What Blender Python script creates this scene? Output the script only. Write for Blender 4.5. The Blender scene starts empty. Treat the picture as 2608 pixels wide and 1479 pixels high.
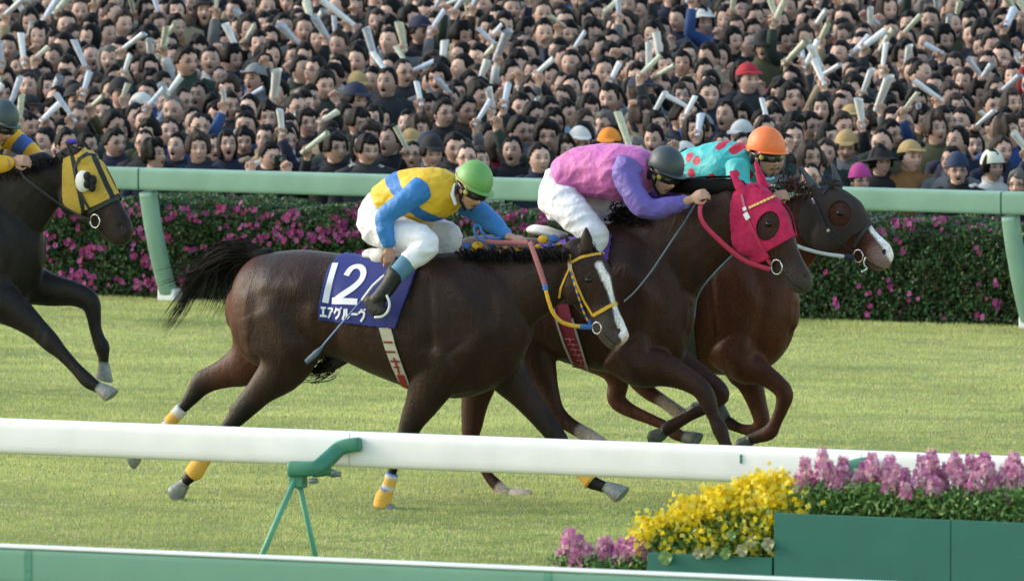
import bpy, bmesh, math, random
import numpy as np
from mathutils import Vector, Matrix, noise
from mathutils.bvhtree import BVHTree
random.seed(7)
RNG = np.random.default_rng(7)
scene = bpy.context.scene
COL = scene.collection
R = math.radians

# ---------------------------------------------------------------- camera
F, CX, CY = 32512.0, 1304.0, 739.5          # focal length and centre, in pixels of the 2608 wide photograph
YAW, PITCH, CAMH, DIST = R(26.5), math.atan(2075.5 / 32512.0), 6.5, 80.0
dh = Vector((-math.sin(YAW), math.cos(YAW), 0))
RIGHT = Vector((math.cos(YAW), math.sin(YAW), 0))
CAM = -dh * DIST + Vector((0, 0, CAMH))
FWD = (dh * math.cos(PITCH) - Vector((0, 0, 1)) * math.sin(PITCH)).normalized()
UP = RIGHT.cross(FWD).normalized()
cam_d = bpy.data.cameras.new('camera')
cam = bpy.data.objects.new('camera', cam_d)
COL.objects.link(cam)
cam.matrix_world = Matrix.Translation(CAM) @ Matrix((RIGHT, UP, -FWD)).transposed().to_4x4()
cam_d.sensor_width = 36
cam_d.lens = 36 * F / 2608.0
cam_d.clip_start = 1
cam_d.clip_end = 3000
cam_d.dof.use_dof = True
cam_d.dof.focus_distance = 80.5
cam_d.dof.aperture_fstop = 8
scene.camera = cam

# ---------------------------------------------------------------- light
SUN_EL, SUN_DIR = R(24), Vector((-0.93, -0.16, 0))     # where the sun stands
world = bpy.data.worlds.new('World')
scene.world = world
world.use_nodes = True
nt = world.node_tree
bg = nt.nodes['Background']
sky = nt.nodes.new('ShaderNodeTexSky')
sky.sky_type = 'NISHITA'
sky.sun_disc = False
sky.sun_elevation = SUN_EL
sky.sun_rotation = math.atan2(SUN_DIR.x, SUN_DIR.y)
sky.air_density = 1.6
sky.dust_density = 1.0
sky.ozone_density = 1.0
nt.links.new(sky.outputs[0], bg.inputs[0])
bg.inputs[1].default_value = 0.15
sun_d = bpy.data.lights.new('sun', 'SUN')
sun_d.energy = 1.3
sun_d.angle = R(24)
sun_d.color = (1.0, 0.93, 0.84)
sun = bpy.data.objects.new('sun', sun_d)
COL.objects.link(sun)
sd = Vector((SUN_DIR.x, SUN_DIR.y, 0)).normalized() * math.cos(SUN_EL) + Vector((0, 0, math.sin(SUN_EL)))
sun.rotation_euler = sd.to_track_quat('Z', 'Y').to_euler()
scene.view_settings.view_transform = 'Standard'
scene.view_settings.look = 'None'
scene.view_settings.gamma = 1
scene.view_settings.exposure = 1.1

# ---------------------------------------------------------------- pixel helpers (read the photograph once, at build time)
def ray(px, py):
    return (FWD * F + RIGHT * (px - CX) + UP * (CY - py)).normalized()
def onY(px, py, Y):
    d = ray(px, py)
    return CAM + d * ((Y - CAM.y) / d.y)
def onZ(px, py, z=0.0):
    d = ray(px, py)
    return CAM + d * ((z - CAM.z) / d.z)
def project(p):
    v = Vector(p) - CAM
    k = F / v.dot(FWD)
    return CX + v.dot(RIGHT) * k, CY - v.dot(UP) * k
def scale_at(p):
    return F / (Vector(p) - CAM).dot(FWD)

# ---------------------------------------------------------------- materials
MATS = {}
def srgb(h):
    if isinstance(h, str):
        h = h.lstrip('#')
        c = [int(h[i:i + 2], 16) / 255 for i in (0, 2, 4)]
    else:
        c = [x / 255 for x in h]
    return tuple(x / 12.92 if x <= 0.04045 else ((x + 0.055) / 1.055) ** 2.4 for x in c)
def mat(name, color=(0.5, 0.5, 0.5), rough=0.6, attr=None, var=0.12, vscale=30.0, bump=0.0, bscale=80.0, sheen=0.0, spec=0.5,
        metal=0.0, trans=0.0, objvar=0.0, stretch=None, grain=0.0, gscale=120.0, bump2=0.0, b2scale=12.0):
    if name in MATS: return MATS[name]
    m = bpy.data.materials.new(name)
    MATS[name] = m
    m.use_nodes = True
    n, l = m.node_tree.nodes, m.node_tree.links
    p = n['Principled BSDF']
    p.inputs['Roughness'].default_value = rough
    p.inputs['Metallic'].default_value = metal
    p.inputs['Specular IOR Level'].default_value = spec
    if sheen:
        p.inputs['Sheen Weight'].default_value = sheen
        p.inputs['Sheen Roughness'].default_value = 0.45
    tc = n.new('ShaderNodeTexCoord')
    co = tc.outputs['Object']
    if stretch:
        mp = n.new('ShaderNodeMapping'); mp.inputs['Scale'].default_value = stretch
        l.new(co, mp.inputs[0]); co = mp.outputs[0]
    if attr:
        a = n.new('ShaderNodeAttribute'); a.attribute_name = attr
        base = a.outputs['Color']
    else:
        r = n.new('ShaderNodeRGB'); r.outputs[0].default_value = (*color, 1)
        base = r.outputs[0]
    if var:
        nz = n.new('ShaderNodeTexNoise'); nz.inputs['Scale'].default_value = vscale; nz.inputs['Detail'].default_value = 5
        l.new(co, nz.inputs['Vector'])
        mr = n.new('ShaderNodeMapRange')
        mr.inputs[1].default_value = 0.3; mr.inputs[2].default_value = 0.7
        mr.inputs[3].default_value = 1 - var; mr.inputs[4].default_value = 1 + var
        l.new(nz.outputs[0], mr.inputs[0])
        f = mr.outputs[0]
        if objvar:
            oi = n.new('ShaderNodeObjectInfo')
            m2 = n.new('ShaderNodeMapRange'); m2.inputs[3].default_value = 1 - objvar; m2.inputs[4].default_value = 1 + objvar
            l.new(oi.outputs['Random'], m2.inputs[0])
            mm = n.new('ShaderNodeMath'); mm.operation = 'MULTIPLY'
            l.new(f, mm.inputs[0]); l.new(m2.outputs[0], mm.inputs[1]); f = mm.outputs[0]
        if grain:
            g = n.new('ShaderNodeTexNoise'); g.inputs['Scale'].default_value = gscale; g.inputs['Detail'].default_value = 2
            l.new(tc.outputs['Object'], g.inputs['Vector'])
            m3 = n.new('ShaderNodeMapRange'); m3.inputs[1].default_value = .3; m3.inputs[2].default_value = .7; m3.inputs[3].default_value = 1 - grain; m3.inputs[4].default_value = 1 + grain
            l.new(g.outputs[0], m3.inputs[0])
            m4 = n.new('ShaderNodeMath'); m4.operation = 'MULTIPLY'; l.new(f, m4.inputs[0]); l.new(m3.outputs[0], m4.inputs[1]); f = m4.outputs[0]
        vm = n.new('ShaderNodeVectorMath'); vm.operation = 'SCALE'
        l.new(base, vm.inputs[0]); l.new(f, vm.inputs['Scale'])
        base = vm.outputs[0]
    l.new(base, p.inputs['Base Color'])
    if bump:
        nb = n.new('ShaderNodeTexNoise'); nb.inputs['Scale'].default_value = bscale; nb.inputs['Detail'].default_value = 4
        l.new(co, nb.inputs['Vector'])
        b = n.new('ShaderNodeBump'); b.inputs['Strength'].default_value = bump; b.inputs['Distance'].default_value = 0.02
        l.new(nb.outputs[0], b.inputs['Height']); l.new(b.outputs[0], p.inputs['Normal'])
        if bump2:
            n2 = n.new('ShaderNodeTexNoise'); n2.inputs['Scale'].default_value = b2scale; n2.inputs['Detail'].default_value = 2.5; n2.inputs['Distortion'].default_value = 1.2
            l.new(co, n2.inputs['Vector'])
            b2 = n.new('ShaderNodeBump'); b2.inputs['Strength'].default_value = bump2; b2.inputs['Distance'].default_value = 0.03
            l.new(n2.outputs[0], b2.inputs['Height']); l.new(b.outputs[0], b2.inputs['Normal']); l.new(b2.outputs[0], p.inputs['Normal'])
    if trans:
        tr = n.new('ShaderNodeBsdfTranslucent'); l.new(base, tr.inputs[0])
        mx = n.new('ShaderNodeMixShader'); mx.inputs[0].default_value = trans
        out = n['Material Output']
        l.new(p.outputs[0], mx.inputs[1]); l.new(tr.outputs[0], mx.inputs[2]); l.new(mx.outputs[0], out.inputs[0])
    return m

# ---------------------------------------------------------------- mesh helpers
class MB:
    """collects shapes for ONE mesh object"""
    def __init__(s): s.v = []; s.f = []; s.m = []
    def add(s, v, f, m=0):
        o = len(s.v); s.v.extend([tuple(x) for x in v]); s.f.extend([tuple(i + o for i in q) for q in f]); s.m.extend([m] * len(f))
    def box(s, c, size, rot=None, m=0):
        x, y, z = [k / 2 for k in size]
        vs = [Vector((a * x, b * y, d * z)) for a in (-1, 1) for b in (-1, 1) for d in (-1, 1)]
        if rot: vs = [rot @ q for q in vs]
        vs = [q + Vector(c) for q in vs]
        s.add(vs, [(0, 1, 3, 2), (4, 6, 7, 5), (0, 4, 5, 1), (2, 3, 7, 6), (0, 2, 6, 4), (1, 5, 7, 3)], m)
    def tube(s, pts, ra, rb=None, n=12, side=None, tang=None, m=0, power=2.0, cap=0.55, twist=0.0):
        """loft of (super)elliptic rings: ra in the plane normal to side, rb along side"""
        pts = [Vector(p) for p in pts]
        N = len(pts)
        ra = [ra] * N if not hasattr(ra, '__len__') else list(ra)
        rb = ra if rb is None else ([rb] * N if not hasattr(rb, '__len__') else list(rb))
        frames = []
        sd_ = Vector(side) if side is not None else None
        for i in range(N):
            t = (pts[min(i + 1, N - 1)] - pts[max(i - 1, 0)]).normalized() if tang is None else Vector(tang).normalized()
            if sd_ is None:
                sd_ = t.orthogonal().normalized()
            b = sd_ - t * sd_.dot(t)
            if b.length < 1e-4: b = t.orthogonal()
            b.normalize()
            if side is None: sd_ = b
            frames.append((t, b.cross(t), b))
        rings = []
        def ring(c, fr, a, b_):
            t, nn, bb = fr; o = []
            for k in range(n):
                th = 2 * math.pi * k / n
                cc, ss = math.cos(th), math.sin(th)
                if power != 2.0:
                    cc = math.copysign(abs(cc) ** (2 / power), cc); ss = math.copysign(abs(ss) ** (2 / power), ss)
                o.append(c + nn * (a * cc) + bb * (b_ * ss))
            return o
        if cap:
            r0 = min(ra[0], rb[0])
            rings.append(ring(pts[0] - frames[0][0] * r0 * cap, frames[0], ra[0] * .35, rb[0] * .35))
            rings.append(ring(pts[0] - frames[0][0] * r0 * cap * .7, frames[0], ra[0] * .75, rb[0] * .75))
        for i in range(N): rings.append(ring(pts[i], frames[i], ra[i], rb[i]))
        if cap:
            r0 = min(ra[-1], rb[-1])
            rings.append(ring(pts[-1] + frames[-1][0] * r0 * cap * .7, frames[-1], ra[-1] * .75, rb[-1] * .75))
            rings.append(ring(pts[-1] + frames[-1][0] * r0 * cap, frames[-1], ra[-1] * .35, rb[-1] * .35))
        vs = [p for r in rings for p in r]
        fs = []
        for i in range(len(rings) - 1):
            for k in range(n):
                k2 = (k + 1) % n
                fs.append((i * n + k, i * n + k2, (i + 1) * n + k2, (i + 1) * n + k))
        fs.append(tuple(range(n - 1, -1, -1)))
        fs.append(tuple((len(rings) - 1) * n + k for k in range(n)))
        s.add(vs, fs, m)
    def ball(s, c, r, rot=None, nu=14, nv=9, m=0):
        r = (r, r, r) if not hasattr(r, '__len__') else r
        c = Vector(c)
        vs = []; fs = []
        for j in range(1, nv):
            th = math.pi * j / nv
            for k in range(nu):
                ph = 2 * math.pi * k / nu
                q = Vector((r[0] * math.sin(th) * math.cos(ph), r[1] * math.sin(th) * math.sin(ph), r[2] * math.cos(th)))
                vs.append(c + (rot @ q if rot else q))
        top, bot = len(vs), len(vs) + 1
        for z in (1, -1):
            q = Vector((0, 0, r[2] * z)); vs.append(c + (rot @ q if rot else q))
        for j in range(nv - 2):
            for k in range(nu):
                k2 = (k + 1) % nu
                fs.append((j * nu + k, (j + 1) * nu + k, (j + 1) * nu + k2, j * nu + k2))
        for k in range(nu):
            k2 = (k + 1) % nu
            fs.append((top, k, k2)); fs.append((bot, (nv - 2) * nu + k2, (nv - 2) * nu + k))
        s.add(vs, fs, m)
    def mesh(s, name):
        me = bpy.data.meshes.new(name)
        me.from_pydata(s.v, [], s.f)
        me.update()
        return me
    def build(s, name, mats, parent=None, smooth=True, bevel=0.0, subsurf=0):
        me = s.mesh(name)
        if not isinstance(mats, (list, tuple)): mats = [mats]
        for m in mats: me.materials.append(m)
        if len(mats) > 1: me.polygons.foreach_set('material_index', s.m)
        if smooth: me.polygons.foreach_set('use_smooth', [len(q) <= 4 for q in s.f])
        o = bpy.data.objects.new(name, me)
        COL.objects.link(o)
        if parent: o.parent = parent
        if bevel:
            b = o.modifiers.new('b', 'BEVEL'); b.width = bevel; b.segments = 2; b.limit_method = 'ANGLE'
        if subsurf:
            b = o.modifiers.new('s', 'SUBSURF'); b.levels = subsurf; b.render_levels = subsurf
        return o
def np_mesh(name, V, T, mats, mi=None, cols=None, parent=None, smooth=False):
    """fast mesh from numpy arrays; T has 3 or 4 columns; cols per vertex"""
    me = bpy.data.meshes.new(name)
    k = T.shape[1]
    me.vertices.add(len(V)); me.vertices.foreach_set('co', np.ascontiguousarray(V, dtype=np.float32).ravel())
    me.loops.add(T.size); me.loops.foreach_set('vertex_index', np.ascontiguousarray(T, dtype=np.int32).ravel())
    me.polygons.add(len(T)); me.polygons.foreach_set('loop_start', np.arange(0, T.size, k, dtype=np.int32))
    for m in (mats if isinstance(mats, (list, tuple)) else [mats]): me.materials.append(m)
    if mi is not None: me.polygons.foreach_set('material_index', np.ascontiguousarray(mi, dtype=np.int32))
    if smooth: me.polygons.foreach_set('use_smooth', np.ones(len(T), dtype=bool))
    me.update(calc_edges=True)
    if cols is not None:
        set_cols(me, cols)
    o = bpy.data.objects.new(name, me); COL.objects.link(o)
    if parent: o.parent = parent
    return o
def set_cols(me, cols, name='tint'):
    a = me.color_attributes.new(name, 'FLOAT_COLOR', 'POINT')
    c = np.ones((len(me.vertices), 4), dtype=np.float32); c[:, :3] = cols
    a.data.foreach_set('color', c.ravel())
def tag(o, label=None, cat=None, group=None, kind=None):
    if label: o['label'] = label
    if cat: o['category'] = cat
    if group: o['group'] = group
    if kind: o['kind'] = kind
    return o
def empty(name, loc, label=None, cat=None, group=None):
    o = bpy.data.objects.new(name, None); COL.objects.link(o)
    o.location = loc; o.empty_display_size = 0.1
    return tag(o, label, cat, group)
def adopt(child, root):
    """parent a world-space mesh to an Empty that stands somewhere else"""
    child.parent = root
    child.matrix_parent_inverse = Matrix.Translation(-Vector(root.location))
    return child
def catmull(pts, k=4):
    """pts: list of tuples of numbers -> smooth resampling"""
    P = np.array(pts, dtype=float); N = len(P); out = []
    for i in range(N - 1):
        p0, p1, p2, p3 = P[max(i - 1, 0)], P[i], P[i + 1], P[min(i + 2, N - 1)]
        for j in range(k):
            t = j / k
            out.append(0.5 * ((2 * p1) + (-p0 + p2) * t + (2 * p0 - 5 * p1 + 4 * p2 - p3) * t * t + (-p0 + 3 * p1 - 3 * p2 + p3) * t ** 3))
    out.append(P[-1])
    return out
def remesh(mb, voxel, smooth_it=4, fac=0.5):
    me = mb.mesh('tmp')
    o = bpy.data.objects.new('tmp', me); COL.objects.link(o)
    r = o.modifiers.new('r', 'REMESH'); r.mode = 'VOXEL'; r.voxel_size = voxel; r.adaptivity = 0
    if smooth_it:
        q = o.modifiers.new('q', 'SMOOTH'); q.factor = fac; q.iterations = smooth_it
    dg = bpy.context.evaluated_depsgraph_get()
    dg.update()
    m2 = bpy.data.meshes.new_from_object(o.evaluated_get(dg))
    bpy.data.objects.remove(o); bpy.data.meshes.remove(me)
    m2.polygons.foreach_set('use_smooth', [True] * len(m2.polygons))
    return m2
def verts_np(me):
    a = np.empty(len(me.vertices) * 3, dtype=np.float32); me.vertices.foreach_get('co', a); return a.reshape(-1, 3)
def seg_dist(P, A, B):
    A = np.array(A, float); B = np.array(B, float); d = B - A
    t = np.clip(((P - A) @ d) / max((d @ d), 1e-9), 0, 1)
    return np.linalg.norm(P - (A + t[:, None] * d), axis=1), t
# ================================================================ turf
def ground_sheet(name, x0, x1, y0, y1, z, m, nx=2, ny=2):
    V = [(x, y, z) for x in np.linspace(x0, x1, nx) for y in np.linspace(y0, y1, ny)]
    Fc = [(i * ny + j, (i + 1) * ny + j, (i + 1) * ny + j + 1, i * ny + j + 1) for i in range(nx - 1) for j in range(ny - 1)]
    mb = MB(); mb.add(V, Fc)
    o = mb.build(name, m, smooth=False); tag(o, kind='structure'); return o
m_soil = mat('turf_base', srgb('#7a8450'), 0.9, var=0.2, vscale=1.2)
ground_sheet('turf_ground', -900, 900, -300, 18.35, 0.0, m_soil)
def vnoise(X, Y, s, seed=0):
    return np.array([noise.noise(Vector((a * s + seed, b * s * 1.0, seed * 1.7))) for a, b in zip(X, Y)])
def grid_noise(X, Y, sx, sy, seed):
    """cheap value noise by numpy"""
    def h(i, j):
        q = np.sin(i * 127.1 + j * 311.7 + seed * 74.7) * 43758.5453
        return q - np.floor(q)
    x, y = X * sx, Y * sy
    i, j = np.floor(x), np.floor(y); fx, fy = x - i, y - j
    fx = fx * fx * (3 - 2 * fx); fy = fy * fy * (3 - 2 * fy)
    return (h(i, j) * (1 - fx) + h(i + 1, j) * fx) * (1 - fy) + (h(i, j + 1) * (1 - fx) + h(i + 1, j + 1) * fx) * fy
def make_grass(n):
    Y = RNG.uniform(-17.0, 17.5, n)
    depth0 = DIST + Y * math.cos(YAW)
    L = RNG.uniform(-1, 1, n) * (5.3 + 0.02 * (Y + 17))
    X = (L - Y * math.sin(YAW)) / math.cos(YAW)
    A = grid_noise(X, Y, .9, 1.6, 1) * .3 + grid_noise(X, Y, 3.1, 5.0, 2) * .4 + grid_noise(X, Y, 9, 14, 3) * .3
    B = grid_noise(X, Y, .5, .8, 5)
    patch = grid_noise(X, Y, 5, 8, 9)
    hgt = (0.009 + 0.015 * RNG.random(n)) * (0.3 + 1.4 * A)
    w = 0.0028 + 0.003 * RNG.random(n)
    ang = RNG.uniform(0, 2 * math.pi, n)
    lean = RNG.uniform(0.2, 0.9, n) * hgt
    la = RNG.uniform(0, 2 * math.pi, n)
    base = np.stack([X, Y, np.zeros(n)], 1)
    wv = np.stack([np.cos(ang) * w, np.sin(ang) * w, np.zeros(n)], 1)
    tip = base + np.stack([np.cos(la) * lean, np.sin(la) * lean, hgt], 1)
    V = np.empty((n, 3, 3)); V[:, 0] = base - wv; V[:, 1] = base + wv; V[:, 2] = tip
    c1 = np.array(srgb('#8f9c5c')); c2 = np.array(srgb('#a3aa6a')); c3 = np.array(srgb('#6d7d45')); c4 = np.array(srgb('#aba474'))
    t = (A - .3) / .4; t = np.clip(t, 0, 1)[:, None]
    C = c3 * (1 - t) + c1 * t
    k = np.clip(B * 1.2 - .1, 0, 1)[:, None] * .7
    C = C * (1 - k) + c2 * k
    near_olive = ((np.clip((-Y - 1.5) / 8, 0, 1)) * .7)[:, None]  # blend to a darker olive towards the near side of the turf
    C = C * (1 - near_olive) + np.array(srgb('#6c7a44')) * near_olive
    dry = (RNG.random(n) < 0.10 + .25 * (patch > .72))[:, None]
    C = np.where(dry, c4, C)
    C *= (1.5 + 0.30 * RNG.random(n))[:, None] * np.array([1.05, 1.0, 1.06])
    C *= (.86 + .28 * grid_noise(X, Y, 1.7, 3.0, 15))[:, None]
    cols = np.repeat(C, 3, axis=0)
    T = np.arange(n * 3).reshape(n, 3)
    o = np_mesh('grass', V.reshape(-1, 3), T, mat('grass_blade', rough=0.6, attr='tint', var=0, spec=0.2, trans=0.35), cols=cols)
    tag(o, 'short yellow green turf of the race course', 'grass', kind='stuff')
make_grass(1200000)
# paved apron the crowd stands on: a gentle ramp
APY0, APZ0, APSL = 18.8, -0.47, 0.070
def apron_z(Y): return APZ0 + (Y - APY0) * APSL
mb = MB(); mb.add([(-300, 18.36, apron_z(18.36)), (300, 18.36, apron_z(18.36)), (300, 90, apron_z(90)), (-300, 90, apron_z(90))], [(0, 1, 2, 3)])
tag(mb.build('apron_ground', mat('asphalt_apron', srgb('#6f6c68'), 0.9, var=.2, vscale=3), smooth=False), kind='structure')

# ================================================================ far green rail
GREEN = mat('rail_green_paint', srgb('#82a896'), 0.5, var=0.12, vscale=4, bump=0.02, bscale=12)
GREEN_D = mat('rail_green_dark', srgb('#2f6b53'), 0.45)
WHITE = mat('white_paint', srgb('#efeff2'), 0.4, var=0.03, vscale=2)
def beam(mb, x0, x1, Y, z0, z1, depth, m=0, rnd=0.3, seg=1.0):
    """horizontal beam along X with a rounded rectangular profile, cut into lengths"""
    zc, hz = (z0 + z1) / 2, (z1 - z0) / 2
    n = 20
    ring = []
    for k in range(n):
        th = 2 * math.pi * (k + .5) / n
        c, s = math.cos(th), math.sin(th); p = 2 / (2 + rnd * 10)
        ring.append((math.copysign(abs(c) ** p, c) * depth / 2, math.copysign(abs(s) ** p, s) * hz))
    V = []; Fc = []
    xs = [x0, x1]
    for x in xs:
        V += [(x, Y + a, zc + b) for a, b in ring]
    for k in range(n):
        k2 = (k + 1) % n
        Fc.append((k, k2, n + k2, n + k))
    mb.add(V, Fc, m)
    mb.add(V[:n], [tuple(range(n))], m); mb.add(V[n:], [tuple(range(n - 1, -1, -1))], m)
FR_Y = 16.97
ztop = onY(1000, 446, FR_Y - .06).z; zbot = onY(1000, 499, FR_Y - .06).z - .012
far = empty('outer_rail', (onY(432, 740, FR_Y).x, FR_Y, 0), 'pale green rail on leaning posts in front of the flowering hedge', 'fence')
jx0, jx1 = onY(352, 460, FR_Y - .06).x, onY(2549, 500, FR_Y - .06).x
step = jx1 - jx0
mb = MB()
joints = [jx0 + step * k for k in range(-5, 5)]
for a, b in zip(joints[:-1], joints[1:]):
    beam(mb, a + .008, b - .008, FR_Y, zbot, ztop, 0.12, rnd=.5)
adopt(mb.build('rail_beam', GREEN), far)
for j in joints:
    mb = MB(); beam(mb, j - .03, j + .03, FR_Y, zbot + .006, ztop - .006, .108, rnd=.5)
    adopt(mb.build('joint_sleeve', GREEN_D), far)
base = onZ(433, 765, 0.0)
topx = onY(375, 480, FR_Y).x
for k in range(-4, 5):
    dx = k * step
    px_top = Vector((topx + dx, FR_Y + .01, zbot - .012))
    b = Vector((base.x + dx, base.y, 0.0))
    ctrl = [px_top, px_top.lerp(b, .3) + Vector((0, -.03, 0)), px_top.lerp(b, .65) + Vector((0, -.03, 0)), b.lerp(px_top, .06)]
    pts = [Vector(q) for q in catmull([tuple(c) for c in ctrl], 5)]
    mb = MB(); mb.tube(pts, .055, .062, n=16, side=(1, 0, 0), power=5, cap=0)
    adopt(mb.build('post', GREEN), far)
    mb = MB(); mb.box(b + Vector((0, 0, .045)), (.155, .14, .10)); adopt(mb.build('post_foot', WHITE, smooth=False, bevel=.012), far)

# ================================================================ near white running rail
def rail_line(p1, p2, Y):
    a, b = onY(*p1, Y), onY(*p2, Y); return (a.z + b.z) / 2
NR_Y = -8.6
NR_Y = 0.0
# find the lane of the rail: its top edge stands 1.06 m over the turf
for _ in range(60):
    z = (onY(914, 1102, NR_Y).z + onY(100, 1073, NR_Y).z) / 2
    NR_Y -= (1.06 - z) * -4.0 if False else 0
    if abs(z - 1.06) < 1e-3: break
    NR_Y += (1.06 - z) * (-9.0)
zt = onY(914, 1101, NR_Y - .06).z; zb = onY(914, 1191, NR_Y - .06).z
near = empty('running_rail', (onY(790, 1200, NR_Y).x, NR_Y, 0), 'white running rail crossing the foreground on green A-frame supports', 'fence')
M_WR = mat('running_rail_white', srgb('#f3f0f1'), 0.45, var=0.07, vscale=3.5, bump=.02, bscale=9)
jn = onY(902, 1140, NR_Y).x; stepn = onY(2205, 1160, NR_Y).x - jn
mb = MB()
for k in range(-6, 7):
    beam(mb, jn + stepn * k + .0025, jn + stepn * (k + 1) - .0025, NR_Y, zb, zt, .13, rnd=.26)
adopt(mb.build('rail_beam', M_WR), near)
mb = MB(); beam(mb, jn - 6 * stepn, jn + 7 * stepn, NR_Y, zb + .01, zt - .01, .10, rnd=.1)
adopt(mb.build('inner_tube', mat('rail_grey', srgb('#8d8f92'), .6)), near)
BR = mat('bracket_green', srgb('#3a7f68'), 0.5, var=.12, vscale=14, bump=.06, bscale=30)
LG = mat('leg_green', srgb('#5a9c80'), 0.5, var=.08, vscale=14)
for k in range(-3, 4):
    ox = Vector((k * stepn, 0, 0))
    sup = empty('support', near.location); sup.parent = near; sup.matrix_parent_inverse = Matrix.Translation(-near.location)
    def P(px, py, dy): return onY(px, py, NR_Y + dy) + ox
    mb = MB()
    ctrl = [P(742, 1193, -.20), P(775, 1193, -.20), P(808, 1190, -.19), P(838, 1166, -.14), P(866, 1141, -.10), P(893, 1133, -.095), P(916, 1131, -.09)]
    pts = [Vector(q) for q in catmull([tuple(c) for c in ctrl], 4)]
    N = len(pts)
    mb.tube(pts, [.044 - .004 * i / N for i in range(N)], [.05 - .02 * i / N for i in range(N)], n=16, side=(0, 1, 0), power=4, cap=.3)
    mb.tube([P(800, 1205, -.1), P(835, 1200, -.02), P(850, 1205, .05)], .025, n=8)
    adopt(mb.build('bracket', BR), sup)
    for bp in (P(857, 1207, -.09), P(798, 1224, -.2)):
        mb = MB(); mb.box(bp, (.045, .045, .028)); adopt(mb.build('bolt', mat('bolt_grey', srgb('#6f7f86'), .4, metal=.6), bevel=.004), sup)
    top = P(757, 1209, -.2)
    for (dx, dy) in ((-.30, -.22), (.045, .30)):
        foot = Vector((top.x + dx, top.y + dy, 0.0))
        mb = MB(); mb.tube([top, foot], .0165, n=10, cap=0); adopt(mb.build('leg', LG), sup)
    mb = MB(); mb.box(top + Vector((0, .01, -.03)), (.10, .06, .09)); adopt(mb.build('leg_clamp', BR, smooth=False, bevel=.012), sup)
    if k == 0:
        pass
mb = MB()
mb.box(onY(1887, 1168, NR_Y - .068), (.012, .006, .05)); q = adopt(mb.build('paint_mark', BR, smooth=False), near)

# ================================================================ nearest green rail along the picture's lower edge
GR_Y = -19.0
for _ in range(60):
    z = onY(914, 1428, GR_Y).z
    if abs(z - 1.15) < 1e-3: break
    GR_Y += (1.15 - z) * (-9.0)
z1 = onY(914, 1428, GR_Y - .05).z
fr = empty('spectator_rail', (onY(80, 1450, GR_Y).x, GR_Y, 0), 'grey green rail with a bright top edge nearest the camera', 'fence')
M_SR = mat('spectator_rail_green', srgb('#6c9c88'), 0.5, var=.05, vscale=3)
mb = MB(); jx = onY(82, 1450, GR_Y).x
for k in range(-5, 6): beam(mb, jx + 2.9 * k + .004, jx + 2.9 * (k + 1) - .004, GR_Y, z1 - .19, z1 - .012, .09, rnd=.6)
adopt(mb.build('rail_beam', M_SR), fr)
mb = MB(); beam(mb, jx - 16, jx + 16, GR_Y, z1 - .011, z1 + .004, .094, rnd=.6)
adopt(mb.build('top_cap', WHITE), fr)
for k in range(-5, 6):
    mb = MB(); mb.tube([(jx + 2.9 * k, GR_Y + .01, z1 - .192), (jx + 2.9 * k, GR_Y + .01, 0)], .035, n=12, cap=0)
    adopt(mb.build('post', M_SR), fr)
    mb = MB(); beam(mb, jx + 2.9 * k - .02, jx + 2.9 * k + .02, GR_Y, z1 - .188, z1 - .0125, .096, rnd=.6)
    adopt(mb.build('joint_sleeve', mat('joint_green', srgb('#4d8a74'), .5)), fr)

# ================================================================ foliage helpers
def leaf_cloud(n, pos_fn, size, colors, seed, flat=0.0, aspect=0.6):
    """n small folded leaves (two triangles) at pos_fn(n) -> positions, outward normals"""
    rg = np.random.default_rng(seed)
    Pp, Nn = pos_fn(n, rg)
    D = rg.normal(size=(n, 3)) * (1 - flat) + Nn * 0.9
    D /= np.linalg.norm(D, axis=1)[:, None]
    A = np.cross(D, rg.normal(size=(n, 3))); A /= np.linalg.norm(A, axis=1)[:, None]
    B = np.cross(D, A)
    s = (size[0] + (size[1] - size[0]) * rg.random(n))[:, None]
    V = np.empty((n, 4, 3))
    V[:, 0] = Pp - A * s; V[:, 1] = Pp - B * s * aspect + D * s * .15; V[:, 2] = Pp + A * s; V[:, 3] = Pp + B * s * aspect + D * s * .15
    cs = np.array(colors)[rg.integers(0, len(colors), n)] * (0.7 + 0.6 * rg.random(n))[:, None]
    T = np.arange(n * 4).reshape(n, 4)
    return V.reshape(-1, 3), T, np.repeat(cs, 4, axis=0)
LEAF = mat('leaf', rough=0.5, attr='tint', var=0, trans=0.25, spec=0.35)
PETAL = mat('petal', rough=0.7, attr='tint', var=0, trans=0.3, spec=0.1)

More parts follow.
